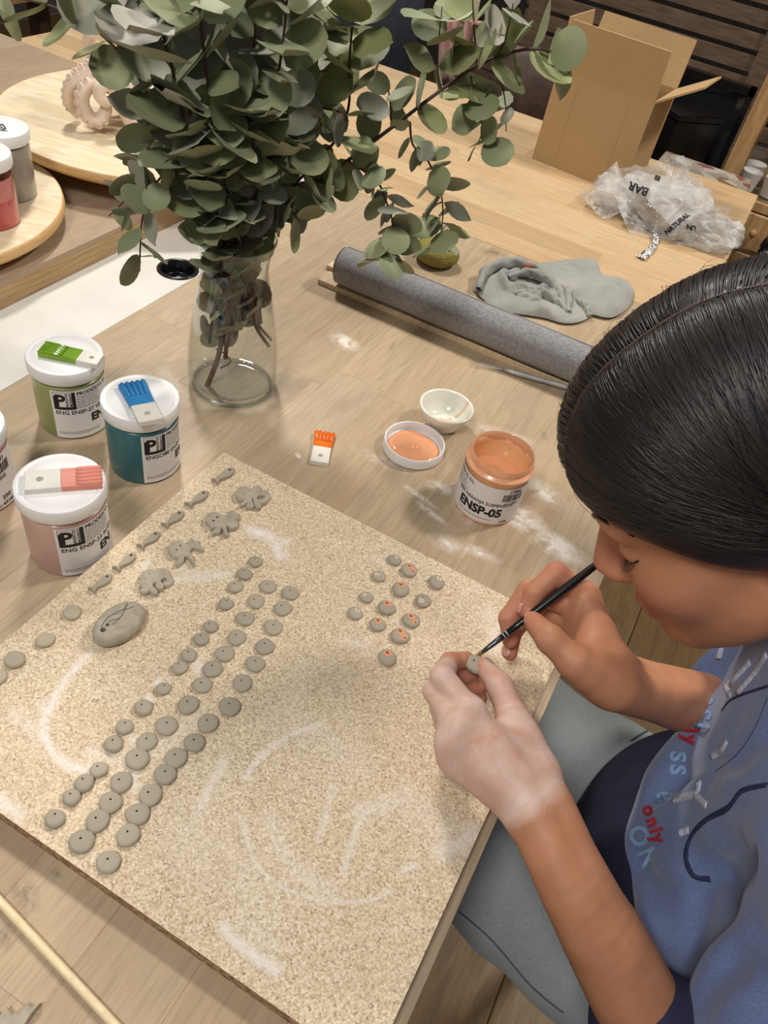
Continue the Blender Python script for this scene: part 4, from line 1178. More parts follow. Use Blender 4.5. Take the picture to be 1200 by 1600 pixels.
def bag_blob(c, rx, ry, rz, seed, amp, name, m, nu=110, nv=56, planes=46, rot=0):
    """film pulled into flat facets with sharp creases: the inside of many random planes"""
    r = np.random.default_rng(seed)
    pn = r.normal(size=(planes, 3)); pn /= np.linalg.norm(pn, axis=1)[:, None]
    ph = r.uniform(.72, 1.12, planes)
    vs = []; fs = []
    for j in range(nv + 1):
        b = -math.pi / 2 + math.pi * j / nv
        for i in range(nu):
            a = 2 * math.pi * i / nu
            d = np.array((math.cos(b) * math.cos(a), math.cos(b) * math.sin(a), math.sin(b)))
            dt = pn @ d
            w = dt > .05
            k = min(1.35, float((ph[w] / dt[w]).min()))
            V = Vector(d)
            k *= 1 + amp * .35 * (abs(noise.noise(V * 2.6 + Vector((seed, 0, 0)))) - .25)
            x, y, z = d[0] * rx * k, d[1] * ry * k, d[2] * rz * k
            x, y = x * math.cos(rot) - y * math.sin(rot), x * math.sin(rot) + y * math.cos(rot)
            vs.append((c[0] + x, c[1] + y, max(c[2] + z, .0008 + .0004 * (seed % 3))))
    for j in range(nv):
        fs += [(j * nu + i, j * nu + (i + 1) % nu, (j + 1) * nu + (i + 1) % nu, (j + 1) * nu + i) for i in range(nu)]
    return MB().add(vs, fs).build(name, m, bag, True, 14)
body = bag_blob((0, 0, .034), .105, .066, .060, 2, .30, 'film', M_film, rot=-.1)
bag_blob((-.078, .0, .026), .075, .046, .034, 5, .4, 'film', M_film, rot=.35)
bag_blob((.072, -.014, .022), .066, .044, .032, 7, .4, 'film', M_film, rot=-.2)
bag_blob((.115, .012, .020), .045, .018, .030, 9, .4, 'film', M_film, rot=.5)
M_paper = mat('brown_wrapped_contents', S(150, 132, 112), S(120, 104, 88), scale=20, rough=.8)
bag_blob((.0, -.005, .024), .075, .045, .032, 11, .35, 'contents', M_paper, nu=48, nv=24)
def film_sheet(corners, seed, bulge=.02, n=26):
    """loose sheet of film between four corners, buckled into creases"""
    a, b, c, d = [P(*q) - Vector(bag.location) for q in corners]
    vs = []; fs = []
    nr = (b - a).cross(d - a).normalized()
    for j in range(n + 1):
        for i in range(n + 1):
            u, v = i / n, j / n
            p = a * (1 - u) * (1 - v) + b * u * (1 - v) + c * u * v + d * (1 - u) * v
            w = abs(noise.noise(Vector((u * 3.2 + seed, v * 2.4, seed)))) + .5 * abs(noise.noise(Vector((u * 7 - seed, v * 6, seed))))
            e = min(1, 5 * min(u + .08, 1 - u + .08, v + .08, 1 - v + .08))
            p = p + nr * bulge * (w * 1.6 + math.sin(math.pi * u) * .7) * e
            vs.append((p.x, p.y, max(p.z, .001)))
    for j in range(n):
        fs += [(j * (n + 1) + i, j * (n + 1) + i + 1, (j + 1) * (n + 1) + i + 1, (j + 1) * (n + 1) + i) for i in range(n)]
    MB().add(vs, fs).build('film', M_film, bag, True, 18)
film_sheet([(906, 300, .03), (965, 250, .07), (985, 320, .03), (945, 342, .004)], 1.3)
film_sheet([(960, 258, .06), (1070, 240, .10), (1085, 300, .05), (975, 325, .03)], 4.1)
film_sheet([(1050, 262, .09), (1100, 270, .08), (1120, 370, .01), (1050, 365, .015)], 6.7)
film_sheet([(1095, 320, .04), (1146, 318, .055), (1120, 366, .006), (1080, 370, .006)], 8.2, .012)
film_sheet([(960, 300, .05), (1060, 290, .07), (1090, 385, .006), (985, 362, .006)], 10.4, .016)
# twisted printed handle hanging over the front
hp_ = [(1010, 318, .050), (1024, 330, .040), (1022, 355, .014), (1024, 378, .003), (1012, 395, .002), (1000, 404, .002)]
q = spline([P(a, b, z) - Vector(bag.location) for a, b, z in hp_], 30)
vs = []; fs = []
for k, p in enumerate(q):
    tg = (q[min(k + 1, 30)] - q[max(k - 1, 0)]).normalized()
    sd = tg.cross(UP).normalized()
    w = (.009 - .004 * math.sin(k / 30 * math.pi)) * (1.3 if k < 5 else 1)
    for i in range(7):
        u = i / 3 - 1
        vs.append(p + sd * u * w + UP * (.0035 * abs(math.sin(i * 1.9 + k * .5))))
for k in range(30):
    fs += [(k * 7 + i, k * 7 + i + 1, (k + 1) * 7 + i + 1, (k + 1) * 7 + i) for i in range(6)]
t = NT('black_print_on_film')
co = t.coord('Object')
mk = t.ramp(t.noise(co, 130, 3, .7, 1.5), [(.50, 0), (.53, 1)])
M_pfilm = t.out(col=t.mix(mk, S(225, 224, 220), S(20, 20, 20)), rough=.35)
MB().add(vs, fs).build('printed_handle', M_pfilm, bag, True)
# print wrapped on the film surface
bag_bvh = BVHTree.FromPolygons([tuple(Vector(v.co) + Vector(bag.location)) for v in body.data.vertices], [tuple(p.vertices) for p in body.data.polygons])
def film_text(body_txt, size, px, ang, lift=.004):
    vs, fs = text_geo(body_txt, size, .0006, 1, 'CENTER')
    c, s = math.cos(ang), math.sin(ang)
    ok = []
    for a, b in vs:
        d = ray(px[0] + (a * c - b * s) * 1200 / 1.3, px[1] - (a * s + b * c) * 1200 / 1.3)
        h = bag_bvh.ray_cast(CAM, d)
        if h[0] is None: return
        ok.append(h[0] + h[1] * .0012 - d.normalized() * lift - Vector(bag.location))
    MB().add(ok, fs).build('print', M_ink, bag)
for a in (('BAR', .019, (1000, 290), 2.75), ('GRANDE', .012, (990, 268), 2.85), ('UN', .011, (1080, 352), 2.95), ('ES', .010, (1028, 276), 2.8), ('NATURAL', .011, (1060, 352), .7), ('U A', .014, (958, 305), 2.9), ('2 DE', .010, (1010, 252), -.4)):
    film_text(*a)
# ================================================================ dried eucalyptus
vn = Vector((CAM.x - pv.x, CAM.y - pv.y, 0)).normalized()      # from the vase towards the viewer, level
def V(x, y, off=0.0):
    """point seen at (x, y) on the upright plane through the vase, moved off metres towards the viewer"""
    d = ray(x, y)
    tt = (Vector(pv) + vn * off - CAM).dot(vn) / d.dot(vn)
    return CAM + d * tt
def leaf_mat(name, a, b, c, d):
    t = NT(name)
    oi = t.n('ShaderNodeObjectInfo').outputs['Random']
    base = t.ramp(oi, [(0, a), (.35, b), (.7, c), (1, d)])
    co = t.coord('Object')
    col = t.mix(t.math('MULTIPLY', t.ramp(t.noise(co, 3.0, 4, .6), [(.3, 0), (.75, 1)]), .45), base, t.mix(.5, base, S(150, 146, 110)))
    sx = t.n('ShaderNodeSeparateXYZ'); t.t.links.new(co, sx.inputs[0])
    vein = t.math('LESS_THAN', t.math('ABSOLUTE', sx.outputs[1]), .012)
    col = t.mix(t.math('MULTIPLY', vein, .35), col, S(150, 140, 100))
    return t.out(col=col, rough=.55, spec=.35, sheen=.15)
M_leaf = leaf_mat('eucalyptus_leaf', S(136, 145, 106), S(148, 155, 114), S(126, 134, 94), S(158, 166, 132))
M_leafo = leaf_mat('olive_eucalyptus_leaf', S(142, 148, 92), S(128, 136, 82), S(154, 158, 108), S(122, 128, 80))
M_leafp = leaf_mat('mauve_grey_leaf', S(158, 146, 136), S(146, 152, 134), S(166, 162, 148), S(134, 140, 120))
M_leafd = leaf_mat('dry_brown_leaf', S(132, 112, 90), S(112, 98, 78), S(124, 118, 92), S(98, 84, 70))
M_stem = mat('eucalyptus_stem', S(96, 68, 56), S(76, 56, 46), scale=40, rough=.7)
M_stemg = mat('pale_stem', S(132, 116, 88), S(110, 96, 70), scale=40, rough=.7)
def leaf_mesh(seed, round_):
    r = random.Random(seed)
    cup = r.uniform(.04, .16); bend = r.uniform(-.18, .22); fold = r.uniform(.02, .14); wav = r.uniform(.0, .05)
    xs = [0, .06, .2, .4, .6, .78, .92, 1.0]
    hw = [.015, .20, .41, .50, .50, .42, .26, .04] if round_ else [.012, .12, .27, .345, .33, .24, .12, .0]
    vs = []; fs = []
    for k, (x, w) in enumerate(zip(xs, hw)):
        zc = bend * x * x - cup * math.sin(math.pi * x) * .5
        for s in (-1, -.55, 0, .55, 1):
            z = zc + fold * abs(s) * w + cup * (s * w) ** 2 * 2 + wav * math.sin(6 * x + 2 * s)
            vs.append((x - (.05 if (abs(s) == 1 and k == 1 and round_) else 0), s * w, z))
    for k in range(len(xs) - 1):
        fs += [(k * 5 + i, k * 5 + i + 1, (k + 1) * 5 + i + 1, (k + 1) * 5 + i) for i in range(4)]
    return vs, fs
LEAF = {}
for nm, mm in (('g', M_leaf), ('o', M_leafo), ('p', M_leafp), ('d', M_leafd)):
    LEAF[nm] = [MB().add(*leaf_mesh(s, s % 4 != 3)).mesh('leaf', mm, True) for s in range(6)]
lr = random.Random(5)
def put_leaf(root, p, ld, nrm, L, kind):
    ld = ld.normalized(); nrm = (nrm - ld * nrm.dot(ld)).normalized()
    sd = nrm.cross(ld)
    m = Matrix((ld, sd, nrm)).transposed().to_4x4()
    o = bpy.data.objects.new('leaf', lr.choice(LEAF[kind]))
    COL.objects.link(o); o.parent = root
    w = lr.uniform(.88, 1.12)
    o.matrix_local = Matrix.Translation(p - Vector(root.location)) @ m @ Matrix.Diagonal((L, L * w, L, 1))
def leafy(root, q, s0, s1, step, size, kinds, az0=0.0, el=(.15, .7), droop=0.0):
    """opposite leaf pairs, each turned a quarter against the last"""
    acc = 0.0; nxt = 0.0
    tot = sum((b - a).length for a, b in zip(q[:-1], q[1:]))
    run = 0.0; az = az0
    for a, b in zip(q[:-1], q[1:]):
        l = (b - a).length
        f = run / tot
        if f >= s0 and f <= s1 and run >= nxt:
            t = (b - a).normalized()
            n1 = t.orthogonal().normalized(); n2 = t.cross(n1)
            k = (f - s0) / max(1e-6, s1 - s0)
            L = (size[0] * (1 - k) + size[1] * k) * lr.uniform(.85, 1.12)
            for s in (0, math.pi):
                if lr.random() < .06: continue
                ang = az + s + lr.uniform(-.35, .35)
                out = n1 * math.cos(ang) + n2 * math.sin(ang)
                e = lr.uniform(*el)
                ld = out * math.cos(e) + t * math.sin(e) + Vector((0, 0, -droop))
                nr = t * .8 + vn * lr.uniform(-.1, .9) + Vector((lr.uniform(-.35, .35), lr.uniform(-.35, .35), lr.uniform(-.1, .5)))
                put_leaf(root, a + out * .0015, ld, nr, L * lr.uniform(.85, 1.1), lr.choice(kinds))
            az += math.pi / 2 + lr.uniform(-.3, .3)
            nxt = run + step * lr.uniform(.8, 1.2) * (1 - .35 * k)
        run += l
def stem(root, pts, r0, r1, name='stem', m=None, n=None):
    n = n or 10 * (len(pts) - 1)
    q = spline(pts, n)
    MB().tube([p - Vector(root.location) for p in q], lerp_list([r0, r1], n), 7).build(name, m or M_stem, root, True)
    return q
def branch(label, main, r0=.0022, leaves=None, subs=(), foot=None):
    """main = [(x, y, off)], leaves = (from, to, step, (size0, size1), kinds), subs = list of the same"""
    b = thing('eucalyptus_branch', label, 'branch', (pv.x, pv.y, T + .01), 0, 'dried eucalyptus branches in the vase')
    pts = [V(*p) for p in main]
    q = stem(b, pts, r0, r0 * .45)
    if leaves: leafy(b, q, *leaves)
    for sp_ in subs:
        sq = stem(b, [V(*p) for p in sp_[0]], sp_[1], sp_[1] * .5, 'side_stem')
        if sp_[2]: leafy(b, sq, *sp_[2])
    return b
g1 = ('g', 'g', 'g', 'p'); go_ = ('g', 'o', 'o'); gp_ = ('g', 'p', 'p')
# 1 the long arching branch over the far table with its hanging side stems
branch('eucalyptus branch arching over the far table towards the cardboard box',
       [(352, 560, .01), (362, 470, .005), (385, 372, -.01), (440, 330, -.02), (529, 262, -.03), (632, 184, -.04), (685, 144, -.045), (745, 103, -.05), (812, 79, -.05), (860, 80, -.05), (905, 100, -.05)], .0026,
       (.46, 1.0, .023, (.034, .041), go_),
       [([(640, 190, -.04), (645, 226, -.035), (666, 247, -.03), (685, 289, -.03), (692, 330, -.03), (686, 392, -.03)], .0013, (.10, 1.0, .0125, (.027, .035), g1)),
        ([(545, 252, -.03), (587, 281, -.02), (602, 311, -.01), (613, 349, -.005), (606, 406, 0)], .0013, (.08, 1.0, .0105, (.028, .032), g1)),
        ([(612, 199, -.04), (610, 165, -.035), (607, 140, -.03)], .0012, (.5, 1.0, .014, (.028, .030), gp_)),
        ([(746, 102, -.05), (743, 75, -.045), (740, 30, -.04), (738, -10, -.035)], .0012, (.3, 1.0, .022, (.037, .040), ('o', 'o', 'g'))),
        ([(748, 104, -.05), (775, 118, -.05), (788, 150, -.045), (791, 205, -.04)], .0010, (.35, .9, .022, (.024, .022), gp_)),
        ([(735, 118, -.05), (742, 150, -.05), (752, 190, -.05), (764, 232, -.05)], .0011, (.1, 1.0, .012, (.032, .036), g1)),
        ([(778, 86, -.05), (790, 60, -.045), (797, 30, -.04), (802, 5, -.035)], .0011, (.4, 1.0, .018, (.037, .040), ('p', 'g', 'o'))),
        ([(690, 140, -.045), (684, 110, -.045), (686, 60, -.04), (691, 10, -.04)], .0010, (.25, 1.0, .020, (.037, .040), ('o', 'o', 'g')))])
# 2, 3 upright stems behind the arching branch
branch('tall eucalyptus stem rising straight behind the arching branch',
       [(405, 520, .0), (396, 440, -.005), (398, 372, -.02), (450, 300, -.03), (520, 225, -.03), (544, 170, -.03), (546, 100, -.025), (550, 45, -.02), (556, -10, -.02)], .0020,
       (.42, 1.0, .024, (.042, .048), go_))
branch('pale-stemmed eucalyptus sprig with upright oval leaves',
       [(408, 505, -.004), (398, 430, -.01), (395, 372, -.02), (420, 300, -.03), (455, 215, -.03), (480, 160, -.03), (490, 130, -.03), (497, 87, -.03), (506, 50, -.03), (512, -5, -.03)], .0018,
       (.36, 1.0, .022, (.036, .046), go_), [([(480, 165, -.03), (530, 175, -.02), (545, 190, -.01)], .0011, (.2, 1, .014, (.030, .026), gp_))])
# 4 short full ones at the mouth on the right
branch('short bushy eucalyptus sprig drooping over the right of the vase mouth',
       [(380, 500, .0), (382, 430, .0), (392, 372, -.005), (430, 310, -.01), (475, 285, -.01), (520, 282, .0)], .0018, (.38, 1.0, .014, (.034, .034), ('g', 'g', 'o')),
       [([(430, 315, -.01), (455, 330, .0), (470, 350, .01)], .001, (.1, 1, .013, (.032, .030), g1))])
branch('dense eucalyptus sprig bending right above the vase mouth',
       [(372, 500, .005), (376, 430, .005), (385, 372, .0), (412, 280, .0), (438, 190, .0), (452, 120, .005)], .0019, (.35, 1.0, .015, (.036, .044), g1),
       [([(412, 285, .0), (450, 240, .01), (470, 200, .015)], .001, (.1, 1, .014, (.034, .036), g1))])
# 6 middle
branch('eucalyptus branch standing upright in the middle of the bunch',
       [(360, 510, .005), (365, 430, .0), (372, 372, .005), (378, 260, .01), (388, 150, .01), (398, 60, .015), (402, -20, .02)], .0021, (.36, 1.0, .018, (.036, .050), g1))
branch('broad-leaved eucalyptus branch leaning towards the white lids',
       [(352, 500, .01), (360, 430, .012), (362, 372, .02), (348, 280, .035), (332, 180, .05), (320, 90, .06), (312, 20, .065), (308, -40, .07)], .0022, (.34, 1.0, .019, (.038, .048), g1),
       [([(344, 250, .04), (380, 200, .05), (392, 150, .055)], .0011, (.15, 1, .016, (.040, .046), g1))])
branch('eucalyptus branch with big purple-grey leaves over the sculpture',
       [(348, 505, .0), (352, 432, .005), (350, 372, .02), (318, 290, .035), (290, 200, .05), (276, 140, .055), (268, 103, .06), (256, 60, .065), (244, 0, .07)], .0023, (.34, 1.0, .020, (.038, .052), ('g', 'g', 'p')))
branch('dark-stemmed eucalyptus branch reaching over the round board',
       [(342, 515, .0), (346, 440, .005), (340, 372, .015), (305, 280, .02), (276, 229, .02), (246, 178, .025), (219, 126, .03), (200, 85, .03), (176, 30, .03), (168, -10, .03)], .0021, (.36, 1.0, .021, (.034, .048), g1),
       [([(213, 110, .03), (163, 58, .03), (130, 35, .03), (92, 14, .03), (50, 2, .03), (8, -6, .03)], .0013, (.25, 1.0, .030, (.034, .048), go_)),
        ([(255, 195, .025), (226, 240, .03), (214, 285, .03), (196, 312, .03), (170, 338, .03)], .0012, (.12, 1.0, .020, (.030, .034), g1))])
branch('drooping eucalyptus twig hanging beside the cable hole',
       [(350, 520, .012), (354, 440, .015), (342, 368, .03), (318, 300, .04), (290, 262, .045), (258, 272, .05), (236, 300, .05), (222, 345, .05), (219, 390, .05), (218, 424, .05)], .0016, (.42, 1.0, .019, (.028, .032), g1))
branch('eucalyptus sprig curling over the left rim of the vase',
       [(346, 530, .01), (350, 450, .015), (338, 366, .03), (318, 318, .04), (310, 262, .045), (300, 200, .05), (290, 130, .05)], .0017, (.32, 1.0, .016, (.034, .042), g1))
branch('eucalyptus branch leaning back behind the middle of the bunch',
       [(366, 500, -.01), (370, 430, -.012), (372, 370, -.025), (362, 270, -.05), (350, 170, -.06), (345, 80, -.06), (342, 0, -.06)], .0020, (.36, 1.0, .018, (.036, .046), g1),
       [([(362, 260, -.05), (320, 180, -.05), (300, 110, -.05)], .0012, (.1, 1.0, .018, (.036, .042), g1))])
branch('eucalyptus branch with dark crowded leaves right of the middle',
       [(372, 505, .0), (378, 430, .002), (384, 370, .01), (405, 280, .025), (425, 190, .03), (436, 110, .035), (445, 40, .04), (450, -20, .04)], .0020, (.34, 1.0, .016, (.034, .046), g1),
       [([(405, 285, .025), (395, 220, .045), (375, 140, .06)], .0011, (.1, 1.0, .016, (.036, .044), g1))])
# old dry leaves and cut stem ends inside the vase
old = thing('eucalyptus_branch', 'thick cut eucalyptus stem with dry brown leaves inside the vase', 'branch', (pv.x, pv.y, T + .01), 0, 'dried eucalyptus branches in the vase')
qs = stem(old, [V(323, 604, .005), (V(340, 560, .005)), V(352, 500, .0), V(362, 430, .0), V(372, 360, .01)], .0032, .0026)
leafy(old, qs, .30, 1.0, .010, (.030, .034), ('d', 'd', 'g'), el=(.5, 1.1))
stem(old, [V(420, 541, -.004), V(400, 510, .0), V(388, 460, .0), V(376, 400, .0)], .0022, .0018, 'side_stem')
q2 = stem(old, [V(424, 532, -.008), V(400, 500, -.005), V(385, 440, -.005), V(378, 390, -.005)], .0018, .0016, 'side_stem')
leafy(old, q2, .25, 1.0, .012, (.030, .034), ('d', 'd', 'g'), el=(.5, 1.1))
q3 = stem(old, [V(326, 540, .008), V(333, 490, .01), V(340, 430, .012), V(352, 370, .02)], .0014, .0012, 'side_stem')
leafy(old, q3, .1, 1.0, .022, (.022, .030), ('d', 'g'), el=(.4, 1.0))
stem(old, [V(345, 575, .006), V(360, 565, .01), V(350, 552, .015), V(337, 545, .012)], .0011, .0009, 'side_stem')
# ================================================================ the person: surfaces grown from blended solids
def v3(p): return np.array((p[0], p[1], p[2]), float)
class Field:
    def __init__(s, lo, hi, h):
        s.lo = np.array(lo, float); s.h = h
        s.n = np.ceil((np.array(hi, float) - s.lo) / h).astype(int) + 1
        s.F = np.full(s.n, 1.0, np.float32)
        s.ax = [s.lo[i] + h * np.arange(s.n[i]) for i in range(3)]
    def block(s, lo, hi):
        a = np.clip(np.floor((lo - s.lo) / s.h).astype(int), 0, s.n); b = np.clip(np.ceil((hi - s.lo) / s.h).astype(int) + 1, 0, s.n)
        if np.any(b - a < 1): return None, None
        sl = tuple(slice(x, y) for x, y in zip(a, b))
        g = np.meshgrid(*[s.ax[i][sl[i]] for i in range(3)], indexing='ij')
        return sl, g
    @staticmethod
    def smin(a, b, k):
        if k <= 0: return np.minimum(a, b)
        hh = np.maximum(k - np.abs(a - b), 0) / k
        return np.minimum(a, b) - hh * hh * k * .25
    def dist(s, pr, g):
        if pr[0] == 'c':
            _, a, b, ra, rb = pr
            d = b - a; L = float(d @ d) + 1e-12
            p = [g[i] - a[i] for i in range(3)]
            t = np.clip((p[0] * d[0] + p[1] * d[1] + p[2] * d[2]) / L, 0, 1)
            return np.sqrt(sum((p[i] - t * d[i]) ** 2 for i in range(3))) - (ra + t * (rb - ra))
        _, c, R, r = pr
        p = [g[i] - c[i] for i in range(3)]
        q = [(R[j][0] * p[0] + R[j][1] * p[1] + R[j][2] * p[2]) / r[j] for j in range(3)]
        k0 = np.sqrt(sum(x * x for x in q)); k1 = np.sqrt(sum((q[j] / r[j]) ** 2 for j in range(3))) + 1e-9
        return k0 * (k0 - 1) / k1
    def bbox(s, pr, m):
        if pr[0] == 'c':
            _, a, b, ra, rb = pr; r = max(ra, rb) + m
            return np.minimum(a, b) - r, np.maximum(a, b) + r
        r = max(pr[3]) + m
        return pr[1] - r, pr[1] + r
    def add(s, pr, k=.004):
        lo, hi = s.bbox(pr, k + 3 * s.h)
        sl, g = s.block(lo, hi)
        if sl is None: return
        s.F[sl] = s.smin(s.F[sl], s.dist(pr, g).astype(np.float32), k)
    def group(s, prs, kin, kout):
        t = Field.__new__(Field); t.lo, t.h, t.n, t.ax = s.lo, s.h, s.n, s.ax
        t.F = np.full(s.n, 1.0, np.float32)
        for p in prs: t.add(p, kin)
        s.F = s.smin(s.F, t.F, kout)
    def sub(s, pr, k=.003):
        lo, hi = s.bbox(pr, k + 3 * s.h)
        sl, g = s.block(lo, hi)
        if sl is None: return
        s.F[sl] = -s.smin(-s.F[sl], s.dist(pr, g).astype(np.float32), k)
    def grid(s): return np.meshgrid(*s.ax, indexing='ij')
    def mesh(s):
        F = s.F; n = s.n - 1
        S8 = F < 0
        cnt = np.zeros(n, np.int8)
        for dx in (0, 1):
            for dy in (0, 1):
                for dz in (0, 1): cnt += S8[dx:dx + n[0], dy:dy + n[1], dz:dz + n[2]]
        act = (cnt > 0) & (cnt < 8)
        idx = np.argwhere(act)
        vid = np.full(n, -1, np.int64); vid[act] = np.arange(len(idx))
        acc = np.zeros((len(idx), 3)); num = np.zeros(len(idx))
        cor = [(a, b, c) for a in (0, 1) for b in (0, 1) for c in (0, 1)]
        val = {c: F[idx[:, 0] + c[0], idx[:, 1] + c[1], idx[:, 2] + c[2]] for c in cor}
        for c in cor:
            for ax_ in range(3):
                if c[ax_] == 0:
                    e = list(c); e[ax_] = 1; e = tuple(e)
                    a, b = val[c], val[e]
                    m = (a < 0) != (b < 0)
                    t = np.where(m, a / np.where(m, a - b, 1), 0)
                    pt = np.tile(np.array(c, float), (len(idx), 1)); pt[:, ax_] += t
                    acc[m] += pt[m]; num[m] += 1
        P_ = s.lo + s.h * (idx + acc / num[:, None])
        quads = []
        for ax_ in range(3):
            o1, o2 = [(1, 2), (2, 0), (0, 1)][ax_]
            a = [slice(None)] * 3; b = [slice(None)] * 3
            a[ax_] = slice(0, -1); b[ax_] = slice(1, None)
            ch = S8[tuple(a)] != S8[tuple(b)]
            e = np.argwhere(ch)
            e = e[(e[:, o1] > 0) & (e[:, o2] > 0) & (e[:, o1] < n[o1]) & (e[:, o2] < n[o2])]
            if not len(e): continue
            inside = S8[e[:, 0], e[:, 1], e[:, 2]]
            q = []
            for d1, d2 in ((-1, -1), (0, -1), (0, 0), (-1, 0)):
                c = e.copy(); c[:, o1] += d1; c[:, o2] += d2
                q.append(vid[c[:, 0], c[:, 1], c[:, 2]])
            q = np.stack(q, 1)
            q[~inside] = q[~inside][:, ::-1]
            quads.append(q)
        return P_, np.concatenate(quads)
def cap(a, b, ra, rb): return ('c', v3(a), v3(b), ra, rb)
def ell(c, r, R=None): return ('e', v3(c), np.eye(3) if R is None else np.array(R), r)
def relax(V_, Q, it=2, lam=.5):
    """a little Laplacian smoothing"""
    for _ in range(it):
        acc = np.zeros_like(V_); n = np.zeros(len(V_))
        for i in range(4):
            for j in (1, 3):
                np.add.at(acc, Q[:, i], V_[Q[:, (i + j) % 4]]); np.add.at(n, Q[:, i], 1)
        V_ = V_ * (1 - lam) + lam * acc / n[:, None]
    return V_
def np_mesh(name, V_, Q, mat_, origin):
    me = bpy.data.meshes.new(name)
    me.from_pydata([tuple(v) for v in (V_ - v3(origin))], [], [tuple(int(i) for i in q) for q in Q])
    me.update()
    me.polygons.foreach_set('use_smooth', [True] * len(me.polygons))
    if mat_: me.materials.append(mat_)
    return me
def trig(g, dirs, ph, warp=0.0):
    """cheap fold noise: warped sines along given directions"""
    out = 0
    for (d, f, a), p in zip(dirs, ph):
        s = (g[0] * d[0] + g[1] * d[1] + g[2] * d[2]) * f + p
        w = warp * np.sin((g[0] * d[1] - g[1] * d[2] + g[2] * d[0]) * f * .37 + p * 2.3)
        out = out + a * np.sin(s + w)
    return out
ORG = Vector((.33, .40, 0))
person = thing('person', 'person in a faded blue sweatshirt and grey jeans painting a clay bead', 'person', ORG)

# ---------------------------------------------------------------- left hand and forearm
def Z(x, y, z): return P(x, y, z)
FL = Field((-.07, .16, T - .15), (.31, .45, T + .13), .0019)
Lw = Z(850, 1278, .062)
LF = {  # joints of each finger, radii
    'index': ([Z(733, 1114, .084), Z(691, 1057, .090), Z(703, 1035, .073), Z(729, 1030, .066)], [.0108, .0090, .0080, .0066]),
    'middle': ([Z(716, 1138, .082), Z(679, 1080, .078), Z(703, 1060, .058), Z(738, 1054, .050)], [.0108, .0090, .0080, .0066]),
    'ring': ([Z(708, 1162, .075), Z(689, 1105, .060), Z(716, 1084, .044), Z(750, 1074, .040)], [.0104, .0086, .0076, .0062]),
    'pinky': ([Z(710, 1188, .066), Z(702, 1133, .047), Z(726, 1108, .034), Z(752, 1091, .032)], [.0098, .0076, .0066, .0054])}
for k, (j, r) in LF.items():
    FL.add(cap(Lw.lerp(j[0], .22), j[0], .0150, r[0] * 1.05), .011)
    FL.add(cap(Lw.lerp(j[0], .30) + Vector((0, 0, .0135)), j[0] + Vector((0, 0, .0075)), .0030, .0034), .006)
FL.add(cap(LF['index'][0][0], LF['middle'][0][0], .0112, .0112), .008)
FL.add(cap(LF['middle'][0][0], LF['ring'][0][0], .0110, .0106), .008)
FL.add(cap(LF['ring'][0][0], LF['pinky'][0][0], .0106, .0100), .008)
th_l = [Z(842, 1210, .064), Z(803, 1126, .074), Z(781, 1073, .077), Z(757, 1043, .069)]
FL.add(cap(th_l[0], th_l[1], .0170, .0120), .014)
FL.add(cap(LF['index'][0][0].lerp(Lw, .35), th_l[1].lerp(th_l[0], .3), .0105, .0105), .012)
for k, (j, r) in LF.items():
    FL.group([cap(j[i], j[i + 1], r[i], r[i + 1]) for i in range(3)], .0025, .0022)
FL.group([cap(th_l[1], th_l[2], .0118, .0100), cap(th_l[2], th_l[3], .0102, .0078)], .004, .005)
el_l = Vector((.262, .228, T - .098))
lat = (el_l - Lw).cross(Vector((0, 0, 1))).normalized()
arm = [Lw, Z(880, 1345, .054), Z(918, 1420, .036), Z(968, 1512, .0), el_l]
ra = [.0196, .0206, .0236, .0284, .0335]
aq = spline(arm, 16); rq = lerp_list(ra, 16); wq = lerp_list([.0062, .0050, .0034, .002, 0], 16)
FL.group([cap(aq[i] + lat * s * wq[i], aq[i + 1] + lat * s * wq[i + 1], rq[i], rq[i + 1]) for s in (-1, 1) for i in range(16)], 0, .012)
# knuckle bumps
for k in ('index', 'middle', 'ring', 'pinky'):
    j, r = LF[k]
    FL.add(ell(j[0] + Vector((0, 0, .003)), (r[0] * .85,) * 3), .006)
VL, QL = FL.mesh(); VL = relax(VL, QL, 2, .45)
# ---------------------------------------------------------------- right hand and forearm
FR = Field((-.08, .32, T - .12), (.30, .68, T + .16), .0019)
Rw = Z(955, 1062, .078)
RF = {
    'index': ([Z(913, 932, .100), Z(869, 895, .116), Z(835, 926, .104), Z(823, 955, .091)], [.0112, .0092, .0082, .0068]),
    'middle': ([Z(905, 950, .090), Z(826, 921, .094), Z(794, 966, .076), Z(797, 1001, .062)], [.0110, .0092, .0080, .0068]),
    'ring': ([Z(906, 972, .078), Z(838, 950, .070), Z(803, 985, .053), Z(797, 1022, .044)], [.0106, .0086, .0074, .0062]),
    'pinky': ([Z(915, 996, .066), Z(866, 984, .052), Z(862, 1000, .042), Z(884, 1008, .044)], [.0098, .0076, .0066, .0056])}
for k, (j, r) in RF.items():
    FR.add(cap(Rw.lerp(j[0], .2), j[0], .0170, r[0] * 1.1), .012)
for a, b in (('index', 'middle'), ('middle', 'ring'), ('ring', 'pinky')):
    FR.add(cap(RF[a][0][0], RF[b][0][0], .0112, .0106), .008)
th_r = [Z(936, 1058, .086), Z(897, 1034, .100), Z(860, 999, .107), Z(833, 971, .097)]
FR.add(cap(th_r[0], th_r[1], .0180, .0132), .014)
FR.add(cap(RF['index'][0][0].lerp(Rw, .45), th_r[1].lerp(th_r[0], .5), .0110, .0110), .012)
for k, (j, r) in RF.items():
    FR.group([cap(j[i], j[i + 1], r[i], r[i + 1]) for i in range(3)], .0025, .0022)
FR.group([cap(th_r[1], th_r[2], .0128, .0108), cap(th_r[2], th_r[3], .0112, .0084)], .004, .005)
el_r = Vector((.200, .555, T - .052))
